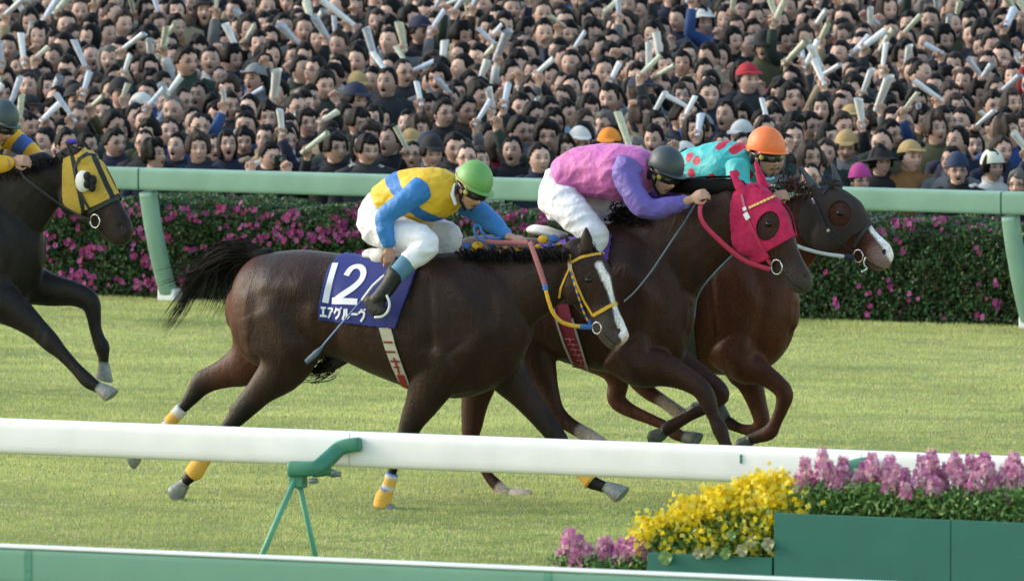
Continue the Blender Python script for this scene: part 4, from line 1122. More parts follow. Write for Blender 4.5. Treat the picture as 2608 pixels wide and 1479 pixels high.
ring('bit_ring', rc, .044, .005, STEEL, br, axis=(.3, 1, 0)); ring('bit_ring', Vector((rc.x, 2 * h.Y - rc.y, rc.z)), .044, .005, STEEL, br, axis=(-.3, 1, 0))
free_strap('rein', [P(47, 425, -.2), P(60, 450, -.22), P(90, 475, -.22), P(130, 505, -.18), P(160, 525, -.14), P(200, 548, -.11), P(230, 560, -.09)], .008, .004, BLK, br)
mb = MB(); mb.ball(P(182, 362, .05), (.04, .04, .02)); adopt(mb.build('poll_pompom', mat('violet_wool', srgb('#4b3aa0'), .9)), h.root)
sd4 = tack_root('race_saddle', H4, 'race saddle of the black horse at the edge of the photo', 'saddle', -150, 470)
mb = MB(); mb.tube([h.P(-300, 465, 0), h.P(-240, 468, 0), h.P(-150, 455, 0)], [.03, .03, .03], [.11, .10, .08], n=16, side=(0, 1, 0)); adopt(mb.build('seat', SADL), sd4)
# ================================================================ people
SKIN = mat('skin', rough=0.55, attr='tint', var=0.05, vscale=40, objvar=0.10, spec=.35)
def head_geo(nlon=48, nlat=40, mouth=0.0, smile=0.0, scale=1.0):
    """local: +X face forward, +Y left, +Z up, centre of the skull at eye level; returns V, F"""
    a, b, c = .098, .079, .118
    ts = np.linspace(-1, 1, nlon, endpoint=False)
    ph = np.pi * np.sign(ts) * np.abs(ts) ** 1.35
    th = np.linspace(0, np.pi, nlat + 1)[1:-1]
    TH, PH = np.meshgrid(th, ph, indexing='ij')
    x = a * np.cos(PH) * np.sin(TH); y = b * np.sin(PH) * np.sin(TH); z = c * np.cos(TH)
    V = np.stack([x, y, z], -1).reshape(-1, 3)
    V = np.vstack([V, [[0, 0, c]], [[0, 0, -c]]])
    V = shape_head(V, mouth, smile)
    F = []; m = nlat - 1
    for i in range(m - 1):
        for k in range(nlon):
            k2 = (k + 1) % nlon; F.append((i * nlon + k, (i + 1) * nlon + k, (i + 1) * nlon + k2, i * nlon + k2))
    T, B = m * nlon, m * nlon + 1
    for k in range(nlon):
        k2 = (k + 1) % nlon; F.append((T, k, k2, k2)[:3]); F.append((B, (m - 1) * nlon + k2, (m - 1) * nlon + k))
    return V * scale, F
def G_(x, s): return np.exp(-(x / s) ** 2)
def shape_head(V, mouth, smile):
    x, y, z = V[:, 0].copy(), V[:, 1].copy(), V[:, 2].copy()
    lo = np.clip(-z / .118, 0, 1)
    y *= 1 - .30 * lo ** 1.3
    back = x < 0
    x = np.where(back, x * (1 - .35 * lo), x * (1 - .06 * lo))
    x = np.where(x > .0, np.minimum(x, .092 - .02 * (y / .076) ** 2), x)
    f = (x > 0)
    x += f * (.024 * G_(y, .013) * G_(z + .030, .016) + .009 * G_(y, .010) * G_(z + .005, .02))
    x -= f * .013 * (G_(np.abs(y) - .031, .014)) * G_(z - .003, .011)
    x += f * .004 * G_(z - .024, .008) * G_(np.abs(y) - .02, .03)
    x += f * .007 * G_(y, .022) * (G_(z + .059, .006) + G_(z + .072 + mouth * .012, .006))
    x -= f * mouth * .028 * G_(y, .017) * G_(z + .068, .011)
    x += f * .010 * G_(y, .022) * G_(z + .103, .014)
    x += f * .005 * G_(np.abs(y) - .042, .016) * G_(z + .035 - smile * .006, .018)
    z = z - mouth * .010 * f * np.clip((-z - .065) / .04, 0, 1)
    return np.stack([x, y, z], 1)
def face_cols(V, skin, mouth=0.0, smile=0.0, hairc=(.012, .010, .009), lids=.5):
    x, y, z = V[:, 0], V[:, 1], V[:, 2]
    C = np.tile(np.array(skin), (len(V), 1))
    f = x > .03
    ay = np.abs(y)
    def blend(w, col): 
        nonlocal C
        w = np.clip(w, 0, 1)[:, None] * f[:, None]; C = C * (1 - w) + np.array(col) * w
    blend(G_(ay - .045, .018) * G_(z + .035, .018) * .35, (skin[0] * 1.0, skin[1] * .72, skin[2] * .68))
    blend(1.4 - ((ay - .031) / .019) ** 2 - ((z - .002 - .08 * (ay - .02)) / .0068) ** 2, (.028, .018, .015))
    blend(1.25 - ((ay - .033) / .021) ** 2 - ((z - .025 + 3 * (ay - .033) ** 2) / .0065) ** 2, hairc)
    blend((1.2 - (y / .027) ** 2 - ((z + .066 + mouth * .004 - smile * 14 * y * y) / (.009 + mouth * .009)) ** 2) * .9, (skin[0] * .62, skin[1] * .34, skin[2] * .32))
    blend((1.2 - (y / (.021 + .007 * smile)) ** 2 - ((z + .068 - smile * 14 * y * y) / (.003 + mouth * .008)) ** 2), (.035, .010, .010))
    blend((1.0 - ((ay - .008) / .005) ** 2 - ((z + .041) / .003) ** 2) * .8, (skin[0] * .35, skin[1] * .25, skin[2] * .22))
    if smile > .5:
        blend((1.0 - (y / .016) ** 2 - ((z + .063 - smile * 18 * y * y) / .0035) ** 2), (.6, .56, .5))
    return C
def hair_geo(style, nlon=40, nlat=26, seed=0):
    """shell over the skull: style short, bowl, long, buzz, perm"""
    rg = np.random.default_rng(seed)
    V, F = head_geo(nlon, nlat)
    r = np.linalg.norm(V / np.array([.098, .076, .118]), axis=1)
    d = V / (np.linalg.norm(V, axis=1)[:, None] + 1e-9)
    phi = np.arctan2(V[:, 1], V[:, 0]); el = V[:, 2] / .118
    ap = np.abs(phi)
    jag = .05 * np.sin(phi * 5 + seed) + .04 * np.sin(phi * 11 + seed * 2) + .04 * np.sin(phi * 23 + seed * 3) + .12 * np.exp(-((phi - .3 * math.sin(seed * 1.7)) / .25) ** 2) * (seed % 3 == 0)
    front = {'short': .52, 'bowl': .42, 'long': .48, 'buzz': .60, 'perm': .44}[style]
    low = {'short': -.30, 'bowl': -.38, 'long': -.95, 'buzz': -.12, 'perm': -.5}[style]
    lim = np.where(ap < .85, front + jag, np.where(ap < 1.35, front + (low * .6 - front) * (ap - .85) / .5, low * .6 + (low - low * .6) * (ap - 1.35) / 1.8))
    if style in ('long', 'bowl', 'perm'): lim = np.where((ap > .8) & (ap < 1.5), np.minimum(lim, low * .7), lim)
    mask = np.clip((el - lim) / .12, 0, 1)
    th = {'short': .013, 'bowl': .017, 'long': .017, 'buzz': .005, 'perm': .028}[style]
    nz = np.array([noise.noise(Vector((v[0] * 28, v[1] * 28, v[2] * 9 + seed * 3.1))) for v in V])
    th = th * (1 + .9 * nz) * (.75 + .5 * np.clip(el, 0, 1))
    W = V + d * (th * mask)[:, None] - d * (.012 * (1 - mask))[:, None]
    if style == 'long': W[:, 2] -= np.clip(-.1 - el, 0, 1) * mask * .09
    return W, F
def orient(fwd, up=(0, 0, 1)):
    x = Vector(fwd).normalized(); z = Vector(up); z = (z - x * z.dot(x)).normalized(); y = z.cross(x)
    return Matrix((x, y, z)).transposed()
def hand_geo(mb, wrist, direction, palm_n, curl=.6, s=1.0, side=1, n=7, spread=.12, m=0):
    """palm with five separate bent fingers; palm_n is the way the palm faces"""
    d = Vector(direction).normalized(); pn = Vector(palm_n); pn = (pn - d * pn.dot(d)).normalized(); lat = d.cross(pn) * side
    w = Vector(wrist)
    mb.tube([w - d * .02 * s, w + d * .015 * s, w + d * .05 * s, w + d * .085 * s], [.016 * s, .015 * s, .016 * s, .012 * s], [.024 * s, .030 * s, .040 * s, .036 * s], n=10, side=lat, m=m, cap=.4)
    for i, (o, L) in enumerate(((-.028, .072), (-.0095, .080), (.0095, .075), (.027, .060))):
        c = w + d * (.085 - abs(o) * .15) * s + lat * o * s
        P_ = [c - d * .02 * s]; ang = 0; q = c; dd = (d + lat * o * spread * 20 * .1).normalized()
        P_.append(q)
        for k, seg in enumerate((.42, .32, .26)):
            ang += curl * (1.1 if k else .9) * (1 + .08 * i)
            v = dd * math.cos(ang) + pn * math.sin(ang)
            q = q + v * (L * seg * s); P_.append(q)
        mb.tube(P_, [.0085 * s, .0088 * s, .0080 * s, .0074 * s, .0060 * s], n=n, side=lat, m=m, cap=.6)
    c = w + d * .028 * s - lat * .030 * s
    P_ = [c + lat * .012 * s, c - lat * .012 * s + d * .012 * s, c - lat * .020 * s + d * .038 * s + pn * .012 * s * (1 + curl), c - lat * (.016 - .016 * curl) * s + d * .058 * s + pn * (.018 + .02 * curl) * s]
    mb.tube(P_, [.011 * s, .0105 * s, .0095 * s, .007 * s], n=n, side=pn, m=m, cap=.6)

# ---------------------------------------------------------------- jockeys
def tubepx(mb, Yc, pts, k=4, n=18, power=2.0, cap=.5, grow=1.0, add=0.0):
    """pts: (px, py, width px, dY, lateral half width or None)"""
    c = catmull([(p[0], p[1], p[2], p[3], (p[4] if len(p) > 4 and p[4] else p[2] / 400 * .46)) for p in pts], k)
    P = [onY(q[0], q[1], Yc + q[3]) for q in c]
    mb.tube(P, [q[2] / 2 / scale_at(p) * grow + add for q, p in zip(c, P)], [q[4] * grow + add for q in c], n=n, side=(0, 1, 0), power=power, cap=cap)
    return P
CLOTH_KW = dict(var=.06, vscale=10, bump=.2, bscale=30, bump2=.42, b2scale=10)
def jockey(h, label, sk, torso, near_arm, far_arm, near_leg, far_leg, head_px, hdY, fwd, up, helmet_c, hand_n, hand_f, hscale=1.06):
    Yc = h.Y
    mb = MB()
    # skin body, one surface
    tubepx(mb, Yc, torso['pts'], grow=.9)
    for L in (near_arm, far_arm, near_leg, far_leg): tubepx(mb, Yc, L, grow=.86)
    M = orient(fwd, up)
    hp = onY(*head_px, Yc + hdY)
    HV, HF = head_geo(64, 56, .15)
    HV = HV * hscale * .97
    mb.add([hp + M @ Vector(v) for v in HV], HF)
    ck = torso['pts'][-1]
    mb.tube([onY(ck[0], ck[1], Yc + ck[3]), hp + M @ Vector((-.025, 0, -.05))], [.058, .054], n=14, side=(0, 1, 0))
    for sg in (1, -1): mb.ball(hp + M @ Vector((-.008, .074 * sg, -.012)), (.016, .012, .028), rot=M, nu=10, nv=8)
    for hh in (hand_n, hand_f): hand_geo(mb, **hh)
    me = remesh(mb, .0062, 1, .4)
    V = verts_np(me)
    Mi = np.array(M.transposed()); loc = (V - np.array(hp)) @ Mi.T / (hscale * .97)
    C = np.tile(np.array(sk), (len(V), 1))
    nearh = (np.abs(loc[:, 0]) < .14) & (np.abs(loc[:, 1]) < .09) & (loc[:, 2] > -.14) & (loc[:, 2] < .14)
    C[nearh] = face_cols(loc[nearh], sk, .15)
    set_cols(me, C); me.materials.append(SKIN)
    root = empty('person', (onY(torso['pts'][0][0], torso['pts'][0][1], Yc).x, Yc, 0), label, 'jockey', 'jockeys riding the race horses')
    b = bpy.data.objects.new('body', me); COL.objects.link(b); adopt(b, root)
    return root, hp, M
def adopt_tubes(name, m, root, Yc, lists, voxel=.008, smooth_it=3, wrinkle=0.006, grow=1.0, add=.002, seed=0, cols=None, extra=None):
    mb = MB()
    for L in lists: tubepx(mb, Yc, L, grow=grow, add=add, cap=.3)
    if extra: extra(mb)
    me = remesh(mb, voxel, smooth_it)
    V = verts_np(me)
    nrm = np.empty(len(V) * 3, dtype=np.float32); me.vertices.foreach_get('normal', nrm); nrm = nrm.reshape(-1, 3)
    # soft folds in the cloth
    dsp = 1.25 * np.array([(1 - 2.2 * abs(noise.noise(Vector((v[0] * 7 + seed + v[2] * 5, v[1] * 5, v[2] * 13 - v[0] * 5))))) * .8 + .25 * noise.noise(Vector((v[0] * 22, v[1] * 16 + seed, v[2] * 26))) for v in V])
    V = V + nrm * (dsp * wrinkle)[:, None]
    me.vertices.foreach_set('co', V.astype(np.float32).ravel()); me.update()
    if cols is not None: set_cols(me, cols(V))
    me.materials.append(m); me.name = name
    o = bpy.data.objects.new(name, me); COL.objects.link(o); adopt(o, root)
    return o
def helmet(root, hp, M, col, rough=.5, brim_len=.040, s=1.0, off=(-.016, 0, .058), trim=None, peak=.8, strapc='#15171a', cap_cloth=True):
    """skull cap with a peak, dome of the crash helmet under a silk cover"""
    V, F = [], []
    nlat, nlon = 22, 40
    A, B_, C_ = .132 * s, .108 * s, .128 * s
    o = Vector(off)
    for i in range(nlat + 1):
        th = i / nlat * 1.72
        for k in range(nlon):
            ph = 2 * math.pi * k / nlon
            st = math.sin(th)
            v = Vector((A * st * math.cos(ph), B_ * st * math.sin(ph), C_ * math.cos(th)))
            if th > 1.4: v *= 1 - .06 * (th - 1.4)
            if ph > math.pi * .55 and ph < math.pi * 1.45 and th > 1.3: v.z -= .02 * s
            V.append(hp + M @ (o + v))
    for i in range(nlat):
        for k in range(nlon):
            k2 = (k + 1) % nlon; F.append((i * nlon + k, (i + 1) * nlon + k, (i + 1) * nlon + k2, i * nlon + k2))
    mb = MB(); mb.add(V, F)
    hm = adopt(mb.build('helmet', mat('helmet_' + col, srgb(col), rough, var=.05, vscale=30, bump=.06, bscale=60)), root)
    sm = hm.modifiers.new('t', 'SOLIDIFY'); sm.thickness = .010; sm.offset = -1
    # peak
    mb = MB(); V, F = [], []
    n, mrows = 20, 5
    for j in range(mrows + 1):
        for k in range(n + 1):
            ph = -1.15 + 2.3 * k / n
            e = brim_len * (j / mrows) * math.cos(ph * .95) ** .5 if abs(ph * .95) < 1.57 else 0
            rr = 1.0
            v = Vector(((A * rr + e - .004) * math.cos(ph), (B_ * rr + e * .8 - .004) * math.sin(ph), -.012 * s - .15 * e - .012 * (1 - math.cos(ph))))
            V.append(hp + M @ (o + v))
    for j in range(mrows):
        for k in range(n):
            F.append((j * (n + 1) + k, j * (n + 1) + k + 1, (j + 1) * (n + 1) + k + 1, (j + 1) * (n + 1) + k))
    mb.add(V, F)
    pk = adopt(mb.build('helmet_peak', mat('helmet_' + col, srgb(col), rough)), root); sm = pk.modifiers.new('t', 'SOLIDIFY'); sm.thickness = .006
    mb = MB(); P_ = []
    for k in range(41):
        ph = 2 * math.pi * k / 40; P_.append(hp + M @ (o + Vector(((A + .002) * math.cos(ph), (B_ + .002) * math.sin(ph), -.012 * s))))
    mb.tube(P_, .0045, n=6, side=M @ Vector((0, 0, 1)), cap=0)
    adopt(mb.build('helmet_band', mat('trim_' + (trim or strapc), srgb(trim or strapc), .5)), root)
    ST = mat('chin_strap_' + strapc, srgb(strapc), .6)
    for sg in (1, -1):
        for x0 in (.035, -.035):
            mb = MB(); mb.tube([hp + M @ Vector(q) for q in ((x0, .084 * sg * s, .02), (x0 * .6 + .005, .083 * sg, -.02), (.02, .070 * sg, -.075), (.045, .02 * sg, -.122))], .009, .004, n=8, side=M @ Vector((1, 0, 0)))
            adopt(mb.build('chin_strap', ST), root)
    mb = MB(); mb.tube([hp + M @ Vector(q) for q in ((.02, .082, .08), (.015, .106, .03), (.012, .1, -.01))], .006, .004, n=8, side=M @ Vector((1, 0, 0)))
    mb.tube([hp + M @ Vector(q) for q in ((.02, -.082, .08), (.015, -.106, .03), (.012, -.1, -.01))], .006, .004, n=8, side=M @ Vector((1, 0, 0)))
    # ear guards of dark padding
    mb = MB()
    mb.tube([hp + M @ Vector(q) for q in ((-.05, -.088, .03), (-.045, -.088, -.01), (-.04, -.078, -.05))], .018, .010, n=10, side=M @ Vector((0, 1, 0)))
    adopt(mb.build('helmet_padding', ST), root)
    mb = MB()
    mb.tube([hp + M @ Vector(q) for q in ((-.05, .088, .03), (-.045, .088, -.01), (-.04, .078, -.05))], .018, .010, n=10, side=M @ Vector((0, 1, 0)))
    adopt(mb.build('helmet_padding', ST), root)
def goggles(root, hp, M, lens='#1d2226', boss='#a59a3c'):
    GF = mat('goggle_frame', srgb('#15171a'), .35)
    mb = MB(); P_ = [hp + M @ Vector((.088 * math.cos(a) + .012, .086 * math.sin(a), .004)) for a in np.linspace(-1.25, 1.25, 16)]
    mb.tube(P_, .026, .011, n=12, side=M @ Vector((1, 0, 0)), power=3)
    g = adopt(mb.build('goggles', GF), root)
    LM = mat('goggle_lens_' + lens, srgb(lens), .06, var=0, spec=.8)
    for sg in (1, -1):
        mb = MB(); mb.ball(hp + M @ Vector((.088, .036 * sg, .004)), (.018, .031, .021), rot=M @ Matrix.Rotation(.45 * sg, 3, 'Z')); l = mb.build('lens', LM); l.parent = g
        l.matrix_parent_inverse = g.matrix_world.inverted() if False else Matrix.Translation(-Vector(root.location))
        l.matrix_parent_inverse = Matrix.Identity(4)
        mb = MB(); mb.tube([hp + M @ Vector((.052, .078 * sg, .004)), hp + M @ Vector((.058, .094 * sg, .004))], .016, n=14, side=M @ Vector((1, 0, 0)), cap=.2)
        adopt(mb.build('goggle_boss', mat('boss_' + boss, srgb(boss), .4, var=.3, vscale=200)), root)
    mb = MB(); P_ = [hp + M @ Vector((.108 * math.cos(a) - .01, .096 * math.sin(a), .006 + .012 * (a - 1.2))) for a in np.linspace(1.2, math.pi, 14)]
    P_ += [hp + M @ Vector((.108 * math.cos(a) - .01, .096 * math.sin(a), .006 + .012 * (2 * math.pi - a - 1.2))) for a in np.linspace(math.pi, 2 * math.pi - 1.2, 14)][1:]
    mb.tube(P_, .011, .004, n=8, side=M @ Vector((0, 1, 0)), cap=.1); adopt(mb.build('goggle_strap', GF), root)
SKJ = (0.50, 0.27, 0.19)
WBR = mat('white_breeches', srgb('#e3e4ea'), .75, **CLOTH_KW)
BOOT = mat('black_boot', srgb('#121817'), .6, var=.2, vscale=30, bump=.3, bscale=40)
def boot(root, Yc, shaft, foot, tall=True):
    mb = MB(); tubepx(mb, Yc, shaft, grow=1.0, add=.004); tubepx(mb, Yc, foot, grow=1.0, add=.002)
    me = remesh(mb, .008, 3); me.materials.append(BOOT); me.name = 'boot'
    o = bpy.data.objects.new('boot', me); COL.objects.link(o); adopt(o, root); return o
def stirrup(root, Yc, top, bot, dY, ang=0.0, leather=True):
    """iron: an arch hanging from its leather"""
    t, b = onY(*top, Yc + dY), onY(*bot, Yc + dY)
    mb = MB()
    P_ = []
    u = (b - t).normalized(); s_ = Vector((math.cos(ang) * -u.z, math.sin(ang), math.cos(ang) * u.x)).normalized()
    L = .12
    for k in range(17):
        a = math.pi * k / 16; P_.append(b - u * L * math.sin(a) ** .7 + s_ * .055 * math.cos(a))
    mb.tube(P_, .006, n=8, cap=.5); mb.tube([b + s_ * .06, b - s_ * .06], .007, .016, n=8, cap=.3)
    adopt(mb.build('stirrup', mat('stirrup_white', srgb('#d8dadd'), .3)), root)
    free_strap('stirrup_leather', [t, t.lerp(b - u * L, .5), b - u * L], .010, .003, mat('stirrup_leather', srgb('#e6e3dc'), .6), root)

# ---- jockey in yellow and blue, green cap
Y = Y1
t1 = dict(pts=[(962, 590, 92, 0, .14), (968, 560, 112, 0, .155), (990, 528, 116, 0, .15), (1025, 502, 122, 0, .15), (1072, 497, 128, -.01, .19), (1115, 494, 124, -.02, .205), (1148, 494, 92, -.03, .14), (1166, 498, 56, -.04, .07)])
na1 = [(1078, 478, 62, -.20), (1060, 492, 60, -.23), (1022, 520, 50, -.27), (984, 548, 44, -.29), (978, 575, 42, -.30), (986, 605, 34, -.30), (991, 630, 25, -.29)]
fa1 = [(1150, 500, 64, .18), (1190, 520, 58, .19), (1222, 542, 54, .18), (1256, 570, 48, .12), (1288, 597, 28, .02), (1302, 605, 24, -.02)]
nl1 = [(964, 572, 108, -.07), (990, 586, 92, -.13), (1040, 603, 78, -.20), (1074, 613, 72, -.23), (1084, 630, 62, -.26), (1060, 650, 54, -.30), (1032, 674, 46, -.34), (1005, 702, 40, -.37), (975, 742, 32, -.39), (955, 762, 28, -.40)]
fl1 = [(964, 572, 108, .07), (1005, 572, 92, .13), (1060, 574, 78, .20), (1120, 592, 68, .22), (1146, 606, 60, .22), (1130, 640, 52, .22), (1100, 680, 44, .24), (1060, 740, 34, .26), (1040, 770, 28, .27)]
r1, hp1, M1 = jockey(H1, 'jockey in yellow and blue silks with light green cap riding the nearest horse', SKJ, t1, na1, fa1, nl1, fl1, (1202, 484), -.07,
    (.82, -.45, -.48), (.44, -.05, .90), None,
    dict(wrist=onY(991, 632, Y - .29), direction=Vector((.05, -.05, -1)), palm_n=(-.5, .75, 0), curl=.75, s=1.05, side=1),
    dict(wrist=onY(1302, 604, Y - .02), direction=Vector((1, -.25, -.12)), palm_n=(0, .2, -1), curl=.8, s=1.05, side=-1))
SILK1 = mat('silk_yellow_blue', rough=.6, attr='tint', var=.07, vscale=14, bump=.2, bscale=30, bump2=.42, b2scale=10, spec=.4)
YS, BS = np.array(srgb('#e6b82c')), np.array(srgb('#2a72b8'))
def silk1(V):
    C = np.tile(YS, (len(V), 1))
    a, b = np.array(onY(1015, 452, Y)), np.array(onY(1135, 575, Y)); d = b - a; d[1] = 0; L = np.linalg.norm(d); d /= L
    n_ = np.array([-d[2], 0, d[0]]); q = V - a
    C[(np.abs(q @ n_) < .045)] = BS
    return C
s1 = adopt_tubes('silk_jacket', SILK1, r1, Y, [t1['pts'][2:]], cols=silk1, wrinkle=.007, add=.010, seed=1)
for nm, arm, sd_ in (('sleeve', na1[:-1] + [(991, 624, 28, -.29)], 2), ('sleeve', fa1[:-1] + [(1290, 598, 30, .01)], 3)):
    adopt_tubes(nm, mat('blue_silk', srgb('#2c78bd'), .55, **CLOTH_KW), r1, Y, [arm], wrinkle=.006, add=.004, seed=sd_)
adopt_tubes('breeches', WBR, r1, Y, [t1['pts'][:3], nl1[:6] + [(1040, 666, 48, -.33)], fl1[:6]], wrinkle=.007, add=.006, seed=4)
mb = MB(); tubepx(mb, Y, [(1042, 664, 48, -.33), (1024, 684, 46, -.35), (1005, 704, 42, -.37)], add=.004); adopt(mb.build('sock', mat('blue_grey_sock', srgb('#55809c'), .8)), r1)
boot(r1, Y, [(1010, 694, 44, -.37), (993, 724, 40, -.385), (971, 752, 38, -.40), (957, 766, 34, -.40)], [(938, 762, 32, -.40, .034), (950, 773, 44, -.40, .038), (962, 786, 46, -.405, .038), (980, 794, 28, -.41, .032)])
boot(r1, Y, [(1095, 690, 42, .24), (1070, 730, 38, .26), (1050, 765, 34, .27)], [(1040, 770, 34, .27, .03), (1060, 790, 32, .27, .036), (1080, 798, 22, .27, .03)])
helmet(r1, hp1, M1, '#6aa055', trim='#cfa66a', s=1.02); goggles(r1, hp1, M1)
mb = MB(); mb.tube([onY(1160, 470, Y - .1), onY(1152, 495, Y - .13), onY(1160, 520, Y - .13)], [.012, .014, .012], n=8); adopt(mb.build('collar', WCL), r1)
mb = MB(); mb.tube([onY(a, b, Y - .43) for a, b in arc([(985, 752), (992, 772), (988, 792), (974, 805), (955, 808)])], .0085, n=8)
adopt(mb.build('stirrup', mat('stirrup_white', srgb('#d8dadd'), .3)), sd1)
free_strap('stirrup_leather', [onY(1020, 690, Y - .34), onY(1004, 720, Y - .40), onY(985, 752, Y - .43)], .010, .003, mat('dark_leather', srgb('#2a2522'), .6), sd1)
whip = empty('whip', onY(995, 680, Y - .33), 'thin blue and white whip held down by the jockey in yellow', 'whip')
for nm, pts, r, m_ in (('handle', [(1003, 668), (978, 705)], .011, mat('whip_grip', srgb('#2b2f36'), .6)), ('shaft', [(978, 702), (950, 727), (922, 764)], .009, WCL),
                       ('lower_shaft', [(922, 764), (880, 812), (832, 868), (818, 885)], .0065, mat('whip_blue', srgb('#4c6fa4'), .4))):
    mb = MB(); mb.tube([onY(p[0], p[1], Y - .345 - (0.02 if nm != 'handle' else 0)) for p in pts], r, n=8); adopt(mb.build(nm, m_), whip)
mb = MB(); mb.tube([onY(822, 882, Y - .365), onY(806, 899, Y - .365), onY(780, 922, Y - .365)], [.008, .022, .018], .006, n=10, side=(0, 1, 0)); adopt(mb.build('flap', mat('whip_flap', srgb('#3f5568'), .6)), whip)

# ---- jockey in pink, black cap
Y = Y2
t2 = dict(pts=[(1418, 535, 80, 0, .14), (1426, 500, 100, 0, .155), (1444, 460, 110, 0, .15), (1485, 438, 118, 0, .155), (1540, 437, 130, 0, .185), (1598, 440, 132, -.01, .205), (1640, 440, 104, -.03, .15), (1664, 445, 58, -.04, .07)])
na2 = [(1605, 418, 70, -.20), (1596, 440, 72, -.23), (1608, 480, 58, -.27), (1632, 520, 54, -.30), (1660, 534, 48, -.29), (1700, 526, 42, -.25), (1738, 516, 32, -.20), (1760, 508, 24, -.18)]
fa2 = [(1625, 440, 60, .18), (1650, 480, 50, .22), (1690, 500, 44, .24), (1740, 490, 34, .18), (1772, 482, 24, .12)]
nl2 = [(1424, 498, 100, -.07), (1440, 522, 94, -.13), (1474, 556, 80, -.20), (1508, 588, 66, -.23), (1520, 606, 56, -.23), (1500, 640, 50, -.23), (1470, 690, 42, -.25), (1440, 740, 32, -.27)]
fl2 = [(1412, 500, 118, .08), (1460, 510, 100, .14), (1530, 520, 84, .20), (1590, 540, 66, .22), (1602, 560, 56, .22), (1575, 610, 46, .22), (1540, 670, 38, .24), (1510, 730, 30, .26)]
r2, hp2, M2 = jockey(H2, 'jockey in pink silks with purple sleeves and dark grey cap', (0.50, 0.29, 0.20), t2, na2, fa2, nl2, fl2, (1692, 446), -.07,
    (.86, -.42, -.40), (.38, -.05, .92), None,
    dict(wrist=onY(1760, 508, Y - .18), direction=Vector((.92, -.1, .42)), palm_n=(.2, .9, -.3), curl=.75, s=1.05, side=1),
    dict(wrist=onY(1772, 482, Y + .12), direction=Vector((.95, -.2, .1)), palm_n=(0, -.3, -1), curl=.8, s=1.0, side=-1))
adopt_tubes('silk_jacket', mat('pink_silk', srgb('#c566a9'), .6, var=.16, vscale=9, bump=.2, bscale=30, bump2=.42, b2scale=10, sheen=.1), r2, Y, [t2['pts'][2:]], wrinkle=.008, add=.012, seed=7)
PUR = mat('purple_silk', srgb('#6857a6'), .6, **CLOTH_KW)
adopt_tubes('sleeve', PUR, r2, Y, [na2[:-1] + [(1744, 514, 34, -.20)]], wrinkle=.007, add=.006, seed=8)
adopt_tubes('sleeve', PUR, r2, Y, [fa2[:-1]], wrinkle=.006, add=.004, seed=9)
adopt_tubes('breeches', WBR, r2, Y, [t2['pts'][:3], nl2[:6], fl2[:6]], wrinkle=.008, add=.006, seed=10)
boot(r2, Y, [(1505, 632, 48, -.23), (1470, 690, 44, -.25), (1440, 740, 34, -.27)], [(1428, 745, 34, -.28, .032), (1450, 762, 34, -.28, .036), (1475, 768, 24, -.29, .03)])
boot(r2, Y, [(1578, 605, 46, .22), (1540, 670, 42, .24), (1510, 730, 34, .26)], [(1500, 735, 34, .27, .03), (1525, 750, 32, .27, .036), (1545, 756, 22, .27, .03)])
helmet(r2, hp2, M2, '#3a4346', trim='#2a2e31', s=1.0); goggles(r2, hp2, M2, lens='#22261c')
# ---- jockey in turquoise with red spots, orange cap
Y = Y3
t3 = dict(pts=[(1690, 540, 90, 0, .15), (1694, 505, 116, 0, .17), (1715, 468, 116, 0, .16), (1765, 440, 110, 0, .155), (1815, 430, 122, 0, .185), (1868, 428, 126, -.01, .205), (1905, 425, 96, -.03, .15), (1926, 424, 54, -.04, .07)])
na3 = [(1880, 420, 62, -.20), (1880, 450, 58, -.24), (1890, 490, 48, -.28), (1910, 520, 42, -.28), (1940, 520, 34, -.24), (1965, 505, 24, -.18)]
fa3 = [(1890, 440, 60, .18), (1930, 475, 50, .22), (1965, 515, 40, .18), (1972, 535, 28, .12), (1978, 545, 24, .10)]
nl3 = [(1690, 500, 116, -.08), (1715, 520, 106, -.14), (1760, 548, 88, -.20), (1800, 575, 70, -.23), (1808, 592, 60, -.23), (1790, 630, 48, -.23), (1760, 680, 40, -.25), (1735, 730, 32, -.27)]
fl3 = [(a + 40, b - 10, c, -d) for a, b, c, d in nl3]
r3, hp3, M3 = jockey(H3, 'jockey in turquoise silks with red spots and bright orange cap', (0.48, 0.27, 0.19), t3, na3, fa3, nl3, fl3, (1952, 398), -.07,
    (.93, -.42, -.16), (.10, -.03, .99), None,
    dict(wrist=onY(1965, 505, Y - .18), direction=Vector((.92, -.1, .3)), palm_n=(.2, .9, -.3), curl=.75, s=1.0, side=1),
    dict(wrist=onY(1978, 545, Y + .10), direction=Vector((.95, -.2, .1)), palm_n=(0, -.3, -1), curl=.8, s=1.0, side=-1))
TQ, RD = np.array(srgb('#3fb3b4')), np.array(srgb('#b8243f'))
spots = [(1874, 377, .040), (1785, 408, .030), (1835, 368, .034), (1772, 440, .03), (1902, 443, .036), (1830, 452, .03), (1760, 400, .03), (1810, 420, .0), (1880, 470, .035), (1725, 450, .034), (1730, 500, .03), (1800, 480, .03)]
def silk3(V):
    C = np.tile(TQ, (len(V), 1))
    for px, py, r in spots:
        c = np.array(onY(px, py, Y - .12)); q = V - c; q[:, 1] = 0
        C[np.linalg.norm(q, axis=1) < r] = RD
    return C
SILK3 = mat('silk_turquoise_spots', rough=.6, attr='tint', var=.07, vscale=14, bump=.2, bscale=30, bump2=.42, b2scale=10)
adopt_tubes('silk_jacket', SILK3, r3, Y, [t3['pts'][2:]], cols=silk3, wrinkle=.007, add=.012, seed=12, voxel=.007)
adopt_tubes('sleeve', SILK3, r3, Y, [na3[:-1]], cols=silk3, wrinkle=.006, add=.004, seed=13)
RSL = mat('red_silk', srgb('#b52338'), .6, **CLOTH_KW)
